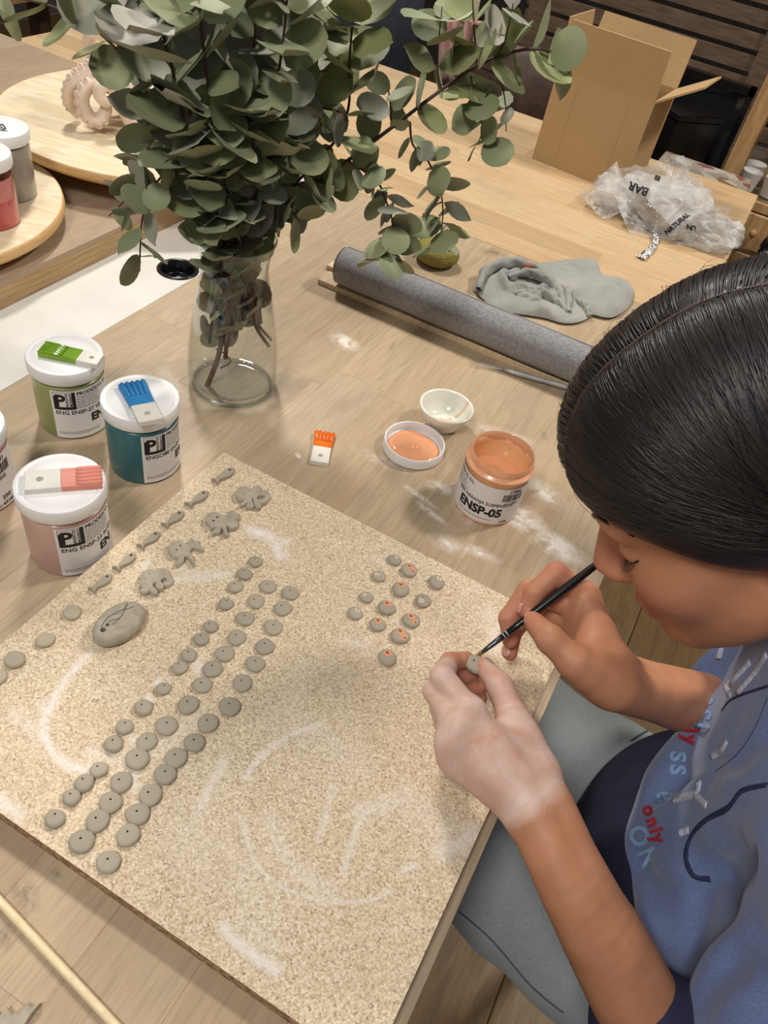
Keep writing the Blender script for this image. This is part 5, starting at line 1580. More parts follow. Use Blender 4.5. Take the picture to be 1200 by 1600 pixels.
lat = (el_r - Rw).cross(Vector((0, 0, 1))).normalized()
armr = [Rw, Rw.lerp(el_r, .3), Rw.lerp(el_r, .65), el_r]
rr_ = [.0200, .0220, .0285, .034]
aq = spline(armr, 12); rq = lerp_list(rr_, 12); wq = lerp_list([.0060, .0045, .002, 0], 12)
FR.group([cap(aq[i] + lat * s * wq[i], aq[i + 1] + lat * s * wq[i + 1], rq[i], rq[i + 1]) for s in (-1, 1) for i in range(12)], 0, .012)
VR, QR = FR.mesh(); VR = relax(VR, QR, 2, .45)
# ---------------------------------------------------------------- head, neck, trunk, legs
HC = Vector((.083, .473, T + .263))
hf = Vector((-.697, -.230, -.679)); hl_ = Vector((.143, -.973, .182)); hu = Vector((-.703, .030, .711))
HR = [tuple(hf), tuple(hl_), tuple(hu)]
def H(f, l, u): return HC + hf * f + hl_ * l + hu * u
NB = Vector((.215, .472, T + .172))
LS, RS = Vector((.247, .322, T + .112)), Vector((.245, .632, T + .115))
FH = Field((-.09, .33, T + .06), (.32, .64, T + .42), .0032)
FH.add(ell(H(-.008, 0, .030), (.100, .077, .092), HR), 0)
FH.add(ell(H(.040, 0, .022), (.060, .064, .062), HR), .02)
FH.add(ell(H(.036, 0, -.045), (.064, .056, .070), HR), .02)
for s in (-1, 1):
    FH.add(cap(H(.004, s * .050, -.070), H(.066, s * .014, -.098), .018, .016), .018)
    FH.add(ell(H(.062, s * .036, -.038), (.026, .024, .026), HR), .018)
    FH.add(cap(H(.080, s * .044, .014), H(.091, s * .014, .016), .009, .009), .012)
    FH.sub(ell(H(.098, s * .033, -.008), (.012, .018, .011), HR), .012)
    FH.add(ell(H(.078, s * .032, -.008), (.0135, .0145, .0125), HR), .004)
    FH.add(ell(H(-.020, s * .076, -.020), (.020, .009, .031), [tuple(hf), tuple(hl_), tuple(hu)]), .004)
    FH.sub(ell(H(-.015, s * .085, -.016), (.011, .006, .018), HR), .003)
    FH.add(ell(H(.102, s * .011, -.039), (.011, .0085, .0080), HR), .006)
FH.add(ell(H(.074, 0, -.098), (.022, .020, .016), HR), .015)
FH.add(cap(H(.090, 0, .008), H(.112, 0, -.032), .0085, .0112), .010)
FH.add(cap(H(.094, -.017, -.066), H(.094, .017, -.066), .0062, .0062), .006)
FH.add(cap(H(.098, -.006, -.0655), H(.098, .006, -.0655), .0055, .0055), .005)
FH.add(cap(H(.093, -.013, -.077), H(.093, .013, -.077), .0068, .0068), .006)
FH.add(cap(H(-.035, 0, -.060), NB, .050, .054), .02)
VH, QH = FH.mesh(); VH = relax(VH, QH, 1, .4)
FB = Field((-.20, .12, .0), (.50, .76, T + .22), .012)
PEL = Vector((.36, .40, .53))
FB.add(cap(NB, Vector((.27, .44, T - .02)), .055, .085), .03)
FB.add(cap(Vector((.27, .44, T - .02)), PEL, .085, .10), .04)
FB.add(cap(NB + Vector((.02, 0, -.02)), LS, .034, .030), .02); FB.add(cap(NB + Vector((.02, 0, -.02)), RS, .034, .030), .02)
FB.add(cap(LS, el_l, .030, .030), .02); FB.add(cap(RS, el_r, .030, .030), .02)
hipL, hipR = Vector((.36, .31, .535)), Vector((.36, .49, .535))
kneeL, kneeR = Vector((-.10, .40, .535)), Vector((-.10, .555, .535))
for hp_, kn, ft in ((hipL, kneeL, Vector((-.06, .36, .06))), (hipR, kneeR, Vector((-.06, .57, .06)))):
    FB.add(cap(hp_, kn, .062, .046), .02); FB.add(cap(kn, ft, .046, .034), .02)
VBd, QBd = FB.mesh()
# one skin mesh
Vs = [VL, VR, VH, VBd]; Qs = [QL, QR, QH, QBd]
off = np.cumsum([0] + [len(v) for v in Vs[:-1]])
VA = np.concatenate(Vs); QA = np.concatenate([q + o for q, o in zip(Qs, off)])
t = NT('skin_with_clay_dust')
co = t.coord('Position')
base = t.ramp(t.noise(co, 45, 4, .6), [(.3, S(182, 124, 90)), (.7, S(196, 137, 102))])
red = t.n('ShaderNodeAttribute', attribute_name='flush').outputs['Fac']
base = t.mix(t.math('MULTIPLY', red, .55), base, S(204, 122, 104))
du = t.n('ShaderNodeAttribute', attribute_name='dust').outputs['Fac']
nz = t.noise(co, 19, 6, .70, .9)
edge = t.ramp(t.math('ADD', t.math('MULTIPLY', nz, 1.1), t.math('SUBTRACT', du, .95)), [(.30, 0.05), (.74, .88)])
col = t.mix(t.math('MULTIPLY', edge, t.math('MINIMUM', du, 1.0)), base, S(224, 198, 184))
t.bump(t.noise(co, 900, 3, .6), .18, .0006)
M_skin = t.out(col=col, rough=.52, spec=.35, sss=.06, ssss=.006, sssr=(1.0, .35, .2))
body_me = np_mesh('body', VA, QA, M_skin, ORG)
dust = np.zeros(len(VA), np.float32); flush = np.zeros(len(VA), np.float32)
def along(Vv, a, b):
    a, b = v3(a), v3(b); d = b - a
    return (Vv - a) @ d / (d @ d)
tl = along(VL, arm[2], LF['middle'][0][0])
dust[:len(VL)] = np.clip((tl - .32) / .22, 0, 1)
tr_ = along(VR, armr[1], RF['middle'][0][0])
dust[off[1]:off[1] + len(VR)] = np.clip((tr_ - .55) / .5, 0, 1) * .62
def near(Vv, pts, rad):
    m = np.zeros(len(Vv))
    for p in pts: m = np.maximum(m, np.clip(1 - np.linalg.norm(Vv - v3(p), axis=1) / rad, 0, 1))
    return m
flush[:len(VL)] = near(VL, [j[3] for j, r in LF.values()] + [j[2] for j, r in LF.values()] + [th_l[3], th_l[2]], .024)
flush[off[1]:off[1] + len(VR)] = near(VR, [j[3] for j, r in RF.values()] + [th_r[3], RF['index'][0][1]], .024)
flush[off[2]:off[2] + len(VH)] = near(VH, [H(.115, 0, -.036), H(.066, .045, -.045), H(-.020, .080, -.02)], .03) * .8
dust[:len(VL)] *= (1 - .55 * near(VL, [j[3] for j, r in LF.values()] + [j[2] for j, r in LF.values()], .02))
body_me.attributes.new('dust', 'FLOAT', 'POINT').data.foreach_set('value', dust)
body_me.attributes.new('flush', 'FLOAT', 'POINT').data.foreach_set('value', flush)
body = link('body', body_me, person)
def child(mb, name, m, smooth=True, angle=None):
    return mb.shift(-ORG).build(name, m, person, smooth, angle)
# nails
M_nail = mat('nail', S(214, 160, 140), S(206, 150, 130), scale=60, rough=.3)
M_naild = mat('clay_stained_nail', S(140, 126, 112), S(156, 142, 126), scale=80, rough=.5)
def nail(tip, prev, nrm, w, L, m):
    ax_ = (tip - prev).normalized(); nrm = Vector(nrm); nrm = (nrm - ax_ * nrm.dot(ax_)).normalized(); sd = nrm.cross(ax_)
    vs = []; fs = []
    for j in range(6):
        for i in range(7):
            u, v = i / 3 - 1, j / 5
            hw = w * (1 if v < .7 else math.sqrt(max(0, 1 - ((v - .7) / .34) ** 2)))
            vs.append(tip + ax_ * (L * (v - .55)) + sd * (u * hw) + nrm * (.0080 - .0022 * u * u - .0012 * v * v))
    for j in range(5):
        fs += [(j * 7 + i, j * 7 + i + 1, (j + 1) * 7 + i + 1, (j + 1) * 7 + i) for i in range(6)]
    o = child(MB().add(vs, fs), 'nail', m)
    md = o.modifiers.new('thick', 'SOLIDIFY'); md.thickness = .0007; md.offset = 0
nail(th_r[3], th_r[2], (CAM - th_r[3]), .0062, .0125, M_nail)
nail(th_l[3], th_l[2], (ray(762, 1035) * -.6 + Vector((.9, .35, .2))), .0055, .012, M_naild)
nail(RF['ring'][0][3], RF['ring'][0][2], (CAM - RF['ring'][0][3]) + Vector((-.6, -.3, 0)), .0045, .009, M_nail)
nail(RF['index'][0][3], RF['index'][0][2], Vector((-.8, .0, .3)), .0048, .0095, M_nail)

# ---------------------------------------------------------------- face details
bvh = BVHTree.FromPolygons([tuple(v) for v in VH], [tuple(int(i) for i in q) for q in QH])
def onface(f, l, u, lift=.0008):
    p = H(f, l, u)
    r = bvh.find_nearest(p)
    return r[0] + r[1] * lift
M_hair = mat('near_black_hair', S(24, 19, 17), S(38, 29, 25), scale=30, rough=.41, spec=.45)
for s in (-1, 1):
    brow = spline([onface(.092, s * .012, .014), onface(.090, s * .024, .020), onface(.082, s * .040, .021), onface(.070, s * .052, .014)], 14)
    child(MB().tube(brow, lerp_list([.0008, .0014, .0014, .0006], 14), 6), 'eyebrow', M_hair)
    lid = spline([onface(.088, s * .019, -.014), onface(.092, s * .028, -.0175), onface(.088, s * .038, -.0165), onface(.078, s * .046, -.011)], 16)
    mb = MB().tube(lid, .0008, 5)
    for k in range(1, 16, 1):
        a = lid[k]
        mb.tube([a, a + hf * .004 - hu * .0035 + hl_ * s * .0006 * k / 4, a + hf * .0068 - hu * .0042 + hl_ * s * .0010 * k / 4], [.0003, .00025, .0001], 4)
    child(mb, 'eyelashes', M_hair)
M_lip = mat('lip', S(190, 124, 104), S(182, 116, 98), scale=60, rough=.45)
lipu = spline([onface(.095, -.014, -.0695, 0), onface(.100, -.007, -.0665, 0), onface(.101, 0, -.0675, 0), onface(.100, .007, -.0665, 0), onface(.095, .014, -.0695, 0)], 16)
child(MB().tube(lipu, lerp_list([.0003, .0018, .0018, .0018, .0003], 16), 6), 'lips', M_lip)

# ---------------------------------------------------------------- hair
def hairline(f): return np.interp(f, [-.12, -.06, -.03, .0, .04, .075, .09, .11], [-.12, -.11, -.085, -.040, -.014, .016, .030, .060])
FHa = Field((-.10, .32, T + .10), (.36, .66, T + .45), .0036)
FHa.add(ell(H(-.012, 0, .036), (.112, .091, .103), HR), 0)
FHa.add(ell(H(.035, .0, .052), (.072, .078, .068), HR), .02)
FHa.add(ell(H(-.085, .0, -.010), (.062, .072, .085), HR), .04)
FHa.add(ell(H(-.125, -.01, -.080), (.038, .038, .075), HR), .04)
g = FHa.grid()
q = [g[0] - HC.x, g[1] - HC.y, g[2] - HC.z]
fz = q[0] * hf.x + q[1] * hf.y + q[2] * hf.z; lz = q[0] * hl_.x + q[1] * hl_.y + q[2] * hl_.z; uz = q[0] * hu.x + q[1] * hu.y + q[2] * hu.z
part = np.exp(-((lz - .026) / .006) ** 2) * (uz > .05) * np.clip((fz + .075) / .03, 0, 1)
FHa.F += (.0035 * part).astype(np.float32)
cut = (hairline(fz) - uz) * .8
FHa.F = -FHa.smin(-FHa.F, -cut.astype(np.float32), .006)
VHa, QHa = FHa.mesh(); VHa = relax(VHa, QHa, 2, .5)
hair = link('hair', np_mesh('hair', VHa, QHa, M_hair, ORG), person)
hb = BVHTree.FromPolygons([tuple(v) for v in VHa], [tuple(int(i) for i in q) for q in QHa])
sr = random.Random(11)
def strand_mesh(n, name, lift, r, stray=0.0):
    vs = []; fs = []
    for _ in range(n):
        side = 1 if sr.random() < .74 else -1
        al = sr.uniform(math.radians(8), math.radians(142))
        s0 = Vector((math.cos(al), .27, math.sin(al))).normalized()
        m0 = Vector((math.cos(al) * (.86 if al < 1.2 else 1.0), side * sr.uniform(.75, 1.0) + .2, math.sin(al) * .55 + sr.uniform(-.1, .1))).normalized()
        e0_ = Vector((-.45 + sr.uniform(-.2, .3), side * 1.0, -.50 + sr.uniform(-.2, .25))).normalized()
        t0 = sr.random() ** 1.5 * .7; t1 = min(1.0, t0 + sr.uniform(.35, .8))
        lf = lift * sr.uniform(.2, 1.3); cr = sr.uniform(-1, 1)
        pts = []
        N_ = 13
        cc = H(0, 0, .03)
        for k in range(N_):
            tt = t0 + (t1 - t0) * k / (N_ - 1)
            dv_ = s0 * (1 - tt) ** 2 + m0 * 2 * tt * (1 - tt) + e0_ * tt * tt
            dv_ = dv_ + Vector((1, 0, 0)) * stray * cr * 4 * math.sin(k * .5)
            dw = (hf * dv_.x + hl_ * dv_.y + hu * dv_.z).normalized()
            h_ = hb.ray_cast(cc + dw * .3, -dw)
            if h_[0] is None: break
            uu = (h_[0] - HC).dot(hu); f_ = (h_[0] - HC).dot(hf)
            if uu < hairline(f_) - .001: break
            pts.append(h_[0] + h_[1] * (lf + stray * (k / N_) ** 2 * abs(cr)))
        if len(pts) < 4: continue
        m = len(pts); b = len(vs)
        for k, p in enumerate(pts):
            tg = (pts[min(k + 1, m - 1)] - pts[max(k - 1, 0)]).normalized()
            nr = (p - HC).normalized(); sd = tg.cross(nr).normalized()
            w = r * (1 - .7 * (k / (m - 1)) ** 2) * (1 if k else .4)
            vs += [p + sd * w, p + nr * w * .8, p - sd * w]
        for k in range(m - 1):
            for i in range(2):
                fs.append((b + k * 3 + i, b + k * 3 + i + 1, b + k * 3 + 4 + i, b + k * 3 + 3 + i))
    o = child(MB().add(vs, fs), name, M_hair)
    o['kind'] = 'stuff'
    return o
strand_mesh(5200, 'hair_strands', .0011, .0006)
strand_mesh(420, 'flyaway_hairs', .0030, .0002, .010)
M_scalp = mat('scalp', S(96, 72, 60), rough=.7)
pts = []
for k in range(14):
    ff = .085 - .155 * k / 13
    h_ = hb.ray_cast(H(ff, .026, .2), -hu)
    if h_[0] is not None: pts.append(h_[0] + hu * .0002)
child(MB().tube(pts, [.0008] * len(pts), 5), 'hair_parting', M_scalp)

# ---------------------------------------------------------------- clothes
t = NT('faded_blue_fleece')
co = t.coord('Position')
col = t.ramp(t.noise(co, 9, 5, .6, .3), [(.3, S(92, 108, 150)), (.7, S(112, 128, 168))])
rib = t.noise(t.coord('Position', (260, 900, 520)), 1.0, 2)
col = t.mix(t.math('MULTIPLY', t.ramp(rib, [(.4, 0), (.65, 1)]), .22), col, S(150, 164, 196))
t.bump(rib, .3, .0008)
M_fleece = t.out(col=col, rough=.95, spec=.2, sheen=.35, sheenr=.5)
M_navy = mat('navy_cotton', S(18, 20, 40), S(26, 28, 52), scale=40, rough=.9)
M_seam = mat('navy_overlock_seam', S(34, 42, 72), S(50, 60, 92), scale=500, rough=.9, bump=.8, bscale=900)
t = NT('grey_denim')
co = t.coord('Position')
tw = t.noise(t.coord('Position', (700, 1500, 700)), 1.0, 2)
col = t.mix(t.math('MULTIPLY', t.ramp(tw, [(.4, 0), (.6, 1)]), .35), t.ramp(t.noise(co, 7, 4, .6), [(.3, S(126, 133, 135)), (.7, S(152, 158, 158))]), S(184, 188, 186))
t.bump(tw, .25, .0006)
M_denim = t.out(col=col, rough=.9, sheen=.1)
FS = Field((.04, .16, T - .24), (.46, .76, T + .24), .0042)
FS.add(ell((.262, .462, T + .055), (.100, .165, .140)), 0)
FS.add(ell((.268, .422, T - .070), (.120, .150, .130)), .05)
FS.add(ell((.295, .408, T - .150), (.122, .145, .09)), .05)
FS.add(cap(NB + Vector((.03, 0, -.02)), LS, .060, .056), .04)
FS.add(cap(NB + Vector((.03, 0, -.02)), RS, .060, .056), .04)
FS.add(cap(NB + Vector((.0, 0, -.03)), NB + Vector((-.02, .0, .02)), .070, .060), .03)
slv = LS.lerp(el_l, .97)
FS.group([cap(LS, LS.lerp(el_l, .4) + Vector((.006, 0, 0)), .054, .053), cap(LS.lerp(el_l, .4) + Vector((.006, 0, 0)), slv + Vector((.010, 0, 0)), .053, .051)], .02, .016)
FS.group([cap(RS, RS.lerp(el_r, .45), .056, .052), cap(RS.lerp(el_r, .45), RS.lerp(el_r, .85), .052, .046)], .02, .02)
g = FS.grid()
FS.F += trig(g, [((.5, .3, 1.0), 46, .0032), ((1, -.6, .5), 61, .0022), ((.2, .9, -.7), 88, .0013), ((.7, .1, -.9), 120, .0008)], (0.3, 1.7, 2.9, .6), 1.6).astype(np.float32)
# deep fold between chest and sleeve, soft folds from the armpit
v_, q_ = FS.mesh()
b_ = BVHTree.FromPolygons([tuple(v) for v in v_], [tuple(int(i) for i in q) for q in q_])
for pts_, r, sink in (([(1100, 1374), (1130, 1366), (1165, 1340)], .006, .001), ([(1100, 1380), (1085, 1415), (1078, 1460)], .007, .0), ([(1110, 1180), (1060, 1215), (1010, 1250)], .005, -.001), ([(1040, 1440), (1020, 1400), (1000, 1350)], .006, -.002), ([(1200, 1150), (1150, 1185), (1110, 1205)], .005, -.002), ([(1190, 1470), (1140, 1500), (1095, 1560)], .006, -.002), ([(1080, 1400), (1040, 1400), (1010, 1385)], .005, -.002)):
    pp = [b_.ray_cast(CAM, ray(*p).normalized()) for p in pts_]
    pp = [h_[0] - h_[1] * sink for h_ in pp if h_[0] is not None]
    for a, b in zip(pp[:-1], pp[1:]): FS.sub(cap(a, b, r, r), .016)
VS, QS = FS.mesh(); VS = relax(VS, QS, 1, .4)
shirt = link('sweatshirt', np_mesh('sweatshirt', VS, QS, M_fleece, ORG), person)
FN = Field((.05, .20, T - .30), (.46, .64, T + .05), .006)
FN.add(ell((.262, .425, T - .13), (.146, .160, .120)), 0)
FN.add(ell((.27, .41, T - .20), (.15, .155, .07)), .04)
VN, QN = FN.mesh()
link('undershirt', np_mesh('undershirt', VN, QN, M_navy, ORG), person)
# navy inner sleeve with pale print, between the fleece sleeve and the bare forearm
t = NT('navy_printed_sleeve')
co = t.coord('Position')
mk = t.ramp(t.noise(co, 70, 5, .75, .8), [(.56, 0), (.62, 1)])
mk2 = t.ramp(t.noise(co, 14, 2), [(.45, 0), (.6, 1)])
M_sleeve = t.out(col=t.mix(t.math('MULTIPLY', t.math('MULTIPLY', mk, mk2), .7), S(40, 40, 66), S(176, 176, 200)), rough=.9)
FI = Field((.10, .12, T - .22), (.36, .40, T + .10), .0045)
d_ = (arm[3] - el_l).normalized()
FI.add(cap(LS.lerp(el_l, .6), el_l, .044, .044), 0)
FI.add(cap(el_l, el_l + d_ * .098, .045, .0385), .02)
g = FI.grid()
FI.F += trig(g, [((.4, .3, 1.0), 95, .0016), ((1, -.6, .5), 140, .0012)], (1.3, .7), 1.2).astype(np.float32)
VI, QI = FI.mesh()
link('inner_sleeve', np_mesh('inner_sleeve', VI, QI, M_sleeve, ORG), person)
# jeans
FJ = Field((-.22, .16, .02), (.50, .68, T - .08), .0085)
for hp_, kn, ft in ((hipL, kneeL, Vector((-.06, .36, .10))), (hipR, kneeR, Vector((-.06, .57, .10)))):
    FJ.add(cap(hp_, kn, .080, .060), .012); FJ.add(cap(kn, ft, .062, .052), .02)
FJ.add(ell((.38, .40, .55), (.11, .17, .10)), .03)
g = FJ.grid()
FJ.F += trig(g, [((.9, .4, .3), 70, .0022), ((.5, -.8, .6), 105, .0014), ((1.0, .2, -.4), 38, .0022)], (.5, 2.2, 1.1), 1.5).astype(np.float32)
VJ, QJ = FJ.mesh(); VJ = relax(VJ, QJ, 1, .4)
link('jeans', np_mesh('jeans', VJ, QJ, M_denim, ORG), person)
for ft, s in ((Vector((-.06, .36, 0)), 0), (Vector((-.06, .57, 0)), 1)):
    sh = MB().sphere((0, 0, .035), (.12, .045, .04), 20, 12)
    sh.v = [(x - .05, y, max(z, .001)) for x, y, z in sh.v]
    sh.shift(ft)
    child(sh, 'shoe', M_navy)
# ---------------------------------------------------------------- prints, patches and seams on the sweatshirt
sb = BVHTree.FromPolygons([tuple(v) for v in VS], [tuple(int(i) for i in q) for q in QS])
def on_shirt(x, y, lift=.0012):
    r = sb.ray_cast(CAM, ray(x, y).normalized())
    return (r[0] + r[1] * lift, r[1]) if r[0] is not None else (None, None)
def line_on(pts, rad, name, m, n=None, flat=False):
    n = n or 6 * len(pts)
    q = [Vector((a, b, 0)) for a, b in pts]
    q = spline(q, n) if len(q) > 2 else [q[0].lerp(q[1], k / n) for k in range(n + 1)]
    out = [on_shirt(p.x, p.y, -rad * .62)[0] for p in q]
    out = [p for p in out if p is not None]
    if len(out) < 2: return
    child(MB().tube(out, rad, 7), name, m)
line_on([(1199, 1226), (1160, 1236), (1138, 1262), (1105, 1280), (1083, 1302), (1072, 1330), (1074, 1352), (1086, 1370), (1110, 1374)], .0030, 'armhole_seam', M_seam, 60)
line_on([(1200, 1072), (1160, 1085), (1140, 1095), (1128, 1110)], .0018, 'neck_seam', M_seam, 24)
line_on([(1199, 1090), (1178, 1140), (1150, 1180), (1118, 1205)], .0005, 'loose_thread', M_seam, 24)
M_patch = mat('pale_terry_patch', S(176, 186, 206), S(206, 212, 224), scale=300, rough=.95, bump=.8, bscale=900)
M_blue = mat('pale_blue_print', S(150, 184, 222), S(130, 166, 208), scale=60, rough=.8)
M_redp = mat('red_print', S(186, 56, 70), S(164, 46, 62), scale=60, rough=.8)
def stroke(pts, w, name, m): line_on(pts, w, name, m)
for a in ([(1052, 1250), (1075, 1243), (1090, 1238)], [(1090, 1238), (1092, 1226), (1090, 1224)], [(1086, 1242), (1100, 1256), (1104, 1258)]): stroke(a, .0042, 'letter_patch', M_patch)
for a in ([(1172, 1034), (1150, 1058), (1134, 1072)], [(1134, 1072), (1138, 1082), (1142, 1086)], [(1198, 1022), (1178, 1052), (1152, 1082)], [(1140, 986), (1130, 1005), (1122, 1030)], [(1136, 1158), (1128, 1170), (1112, 1182)], [(1062, 1302), (1076, 1296)]): stroke(a, .0042, 'letter_patch', M_patch)
def letters(txt, size, px, ang, m, bold=.0006):
    x0 = 0.0
    for chh in txt:
        if chh == ' ': x0 += size * .4; continue
        vs, fs = text_geo(chh, size, bold, 1, 'LEFT')
        c, s = math.cos(ang), math.sin(ang); k = 1200 / .62
        out = []
        for a, b in vs:
            a += x0
            p, n_ = on_shirt(px[0] + (a * c - b * s) * k, px[1] - (a * s + b * c) * k, .0007)
            if p is None: break
            out.append(p)
        x0 += max(v[0] for v in vs) + size * .12
        if len(out) == len(vs): child(MB().add(out, fs), 'print', m, False)
letters('PASS', .018, (1052, 1122), -1.62, M_blue)
letters('ION', .021, (976, 1284), -1.18, M_blue)
letters('22SI', .020, (1094, 1058), -1.72, M_blue)
letters('daily', .017, (1072, 1088), -1.60, M_redp, .0008)
letters('only', .015, (1004, 1262), -1.25, M_redp, .0008)
letters('6', .019, (1022, 1244), -1.0, M_blue)
# seam along the jeans
jb_ = BVHTree.FromPolygons([tuple(v) for v in VJ], [tuple(int(i) for i in q) for q in QJ])
def on_jeans(pts, r, name, m):
    q = spline([Vector((a, b, 0)) for a, b in pts], 30)
    o = [jb_.ray_cast(CAM, ray(p.x, p.y).normalized()) for p in q]
    o = [h_[0] + h_[1] * .0003 for h_ in o if h_[0] is not None]
    if len(o) > 3: child(MB().tube(o, r, 6), name, m)
M_jseam = mat('denim_seam', S(78, 86, 92), rough=.9)
on_jeans([(718, 1424), (770, 1470), (830, 1540), (880, 1582)], .0009, 'jeans_seam', M_jseam)
on_jeans([(1030, 1135), (1010, 1143), (985, 1158)], .0012, 'jeans_seam', M_jseam)

# ---------------------------------------------------------------- brush and bead in the hands
tip = Z(738, 1031, .070); mid = Z(824, 965, .0975)
dirb = (mid - tip).normalized()
end = tip + dirb * .205
br_ = thing('paint_brush', 'thin black paintbrush with a small brown tip held over the bead', 'brush', tip)
M_bk = mat('black_lacquer', S(16, 16, 18), rough=.25)
def seg(a, b, rads, name, m):
    n = len(rads) - 1
    MB().tube([dirb * (a + (b - a) * k / n) for k in range(n + 1)], rads, 12).build(name, m, br_, True)
seg(.0, .011, [.0003, .0011, .0016, .0016], 'bristles', mat('brown_bristle', S(150, 98, 62), S(120, 74, 46), scale=200, rough=.7))
seg(.010, .030, [.0016, .0020, .0023, .0025], 'ferrule', mat('dark_ferrule', S(90, 92, 96), rough=.3, metal=.7))
for q in (.031, .034): seg(q, q + .0012, [.0027, .0027], 'silver_ring', M_steel)
seg(.029, .205, [.0025, .0028, .0034, .0037, .0036, .0032, .0028, .0024, .0021, .0018, .0015], 'handle', M_bk)
bc = Z(742, 1040, .068)
hb_ = link('clay_bead', bead_mesh(301, -.25, .2, H=.62, rr=.36), None)
hb_.scale = (.0085, .0085, .0085)
hb_.rotation_euler = ((CAM - bc).normalized() + Vector((0, .5, 0))).to_track_quat('Z', 'Y').to_euler()
hb_.location = bc
tag(hb_, 'pale clay bead pinched between the fingers of the dusty hand', 'bead')

# ---------------------------------------------------------------- chair under the person
ch = thing('chair', 'black chair beneath the person at the worktable', 'chair', (.44, .40, 0))
MB().box((-.20, -.20, .415), (.20, .20, .452), .01).build('seat', M_black, ch)
for sx in (-.18, .18):
    for sy in (-.18, .18):
        MB().tube([(sx * 1.06, sy * 1.06, 0), (sx, sy, .42)], .013, 10).build('leg', M_blackm, ch, True)
MB().box((.185, -.19, .62), (.205, .19, .82), .004).build('backrest', M_black, ch)
for sy in (-.16, .16): MB().tube([(.19, sy, .44), (.195, sy, .64)], .010, 8).build('back_post', M_blackm, ch, True)
# ================================================================ furniture behind the tables
def PY(x, y, Y):
    d = ray(x, y); return CAM + d * (Y / d.y)
M_pinew = mat('pine_frame', S(196, 158, 108), S(168, 128, 82), scale=7, stretch=(12, 12, 1.5), rough=.6)
M_dwood = mat('dark_brown_slat', S(128, 104, 82), S(100, 80, 62), scale=8, stretch=(1.5, 12, 12), rough=.7)
# dark upholstered chair and brown tub chair behind the far table
M_navyc = mat('dark_slate_upholstery', S(44, 50, 58), S(36, 41, 48), scale=60, rough=.85)
M_leath = mat('brown_leather', S(84, 62, 48), S(64, 46, 36), scale=30, rough=.5, bump=.3, bscale=120)
M_pinkc = mat('pink_linen', S(206, 170, 164), S(186, 146, 142), scale=25, rough=.9)
def curved_shell(c, r, z0, z1, a0, a1, th_, n=28, tilt=.06):
    vs = []; fs = []
    for k, (zz, rr) in enumerate(((z0, r * .86), ((z0 + z1) / 2, r), (z1 - .02, r * (1 + tilt)), (z1, r * (1 + tilt) - th_ * .5), (z1 - .02, r * (1 + tilt) - th_), ((z0 + z1) / 2, r - th_), (z0, r * .86 - th_))):
        for i in range(n + 1):
            a = a0 + (a1 - a0) * i / n
            vs.append((c[0] + rr * math.cos(a), c[1] + rr * math.sin(a), zz))
    for k in range(6):
        fs += [(k * (n + 1) + i, k * (n + 1) + i + 1, (k + 1) * (n + 1) + i + 1, (k + 1) * (n + 1) + i) for i in range(n)]
    for e in (0, n): fs.append(tuple(k * (n + 1) + e for k in range(7)))
    return MB().add(vs, fs)
c1 = thing('tub_chair', 'brown leather tub chair with thin black legs and a pink scarf over it', 'chair', (-.70, 2.44, 0))
curved_shell((0, 0), .26, .40, .80, math.pi * 1.02, math.pi * 1.98, .05).build('backrest', M_leath, c1, True, 60)
MB().lathe([(.0001, .40), (.23, .40), (.24, .42), (.23, .47), (.20, .48), (.0001, .48)], 32).build('seat', M_leath, c1, True, 60)
for a in (.8, 2.35, 3.95, 5.5):
    MB().tube([(.22 * math.cos(a), .22 * math.sin(a), 0), (.17 * math.cos(a), .17 * math.sin(a), .42)], .010, 8).build('leg', M_blackm, c1, True)
scarf = []
q = [PY(715, 10, 2.035), PY(712, 45, 2.03), PY(705, 80, 2.03), PY(700, 120, 2.035)]
def drape(q, w, th_, folds, name, m, parent):
    vs = []; fs = []; nn = 24
    qq = spline(q, nn)
    for p in qq:
        k = qq.index(p)
        for i in range(13):
            u = i / 6 - 1
            vs.append(p + Vector((u * w * (1 - .25 * k / nn), .012 * math.sin(i * folds) - .004, 0)) - Vector(parent.location))
    for k in range(nn):
        fs += [(k * 13 + i, k * 13 + i + 1, (k + 1) * 13 + i + 1, (k + 1) * 13 + i) for i in range(12)]
    o = MB().add(vs, fs).build(name, m, parent, True)
    md = o.modifiers.new('thick', 'SOLIDIFY'); md.thickness = th_
    return o
sc = thing('pink_scarf', 'pale pink scarf hanging over the brown tub chair', 'scarf', (-.85, 2.02, .60))
drape([PY(718, -10, 2.02), PY(714, 30, 2.02), PY(708, 70, 2.02), PY(706, 125, 2.03)], .05, .004, 1.7, 'scarf_cloth', M_pinkc, sc)
drape([PY(725, 30, 2.02), PY(760, 38, 2.015), PY(790, 40, 2.015)], .015, .004, 1.3, 'scarf_end', M_pinkc, sc)
c2 = thing('padded_chair', 'dark slate padded chair pushed against the far table', 'chair', (-1.22, 2.24, 0))
o = MB().box((-.21, -.17, .44), (.21, .22, .50), .015).build('seat', M_navyc, c2)
curved_shell((0, .10), .27, .48, .90, math.pi * 1.16, math.pi * 1.84, .05, tilt=.03).build('backrest', M_navyc, c2, True, 60)
for sx in (-.18, .18):
    for sy in (-.14, .18):
        MB().tube([(sx, sy, 0), (sx, sy, .45)], .012, 8).build('leg', M_blackm, c2, True)
c3 = thing('storage_basket', 'dark red basket with grey papers beyond the far table', 'basket', (-1.74, 2.25, 0))
MB().box((-.18, -.14, .0), (.18, .14, .64), .02).build('basket_body', mat('dark_red_canvas', S(84, 24, 30), S(64, 18, 24), scale=30, rough=.9), c3)
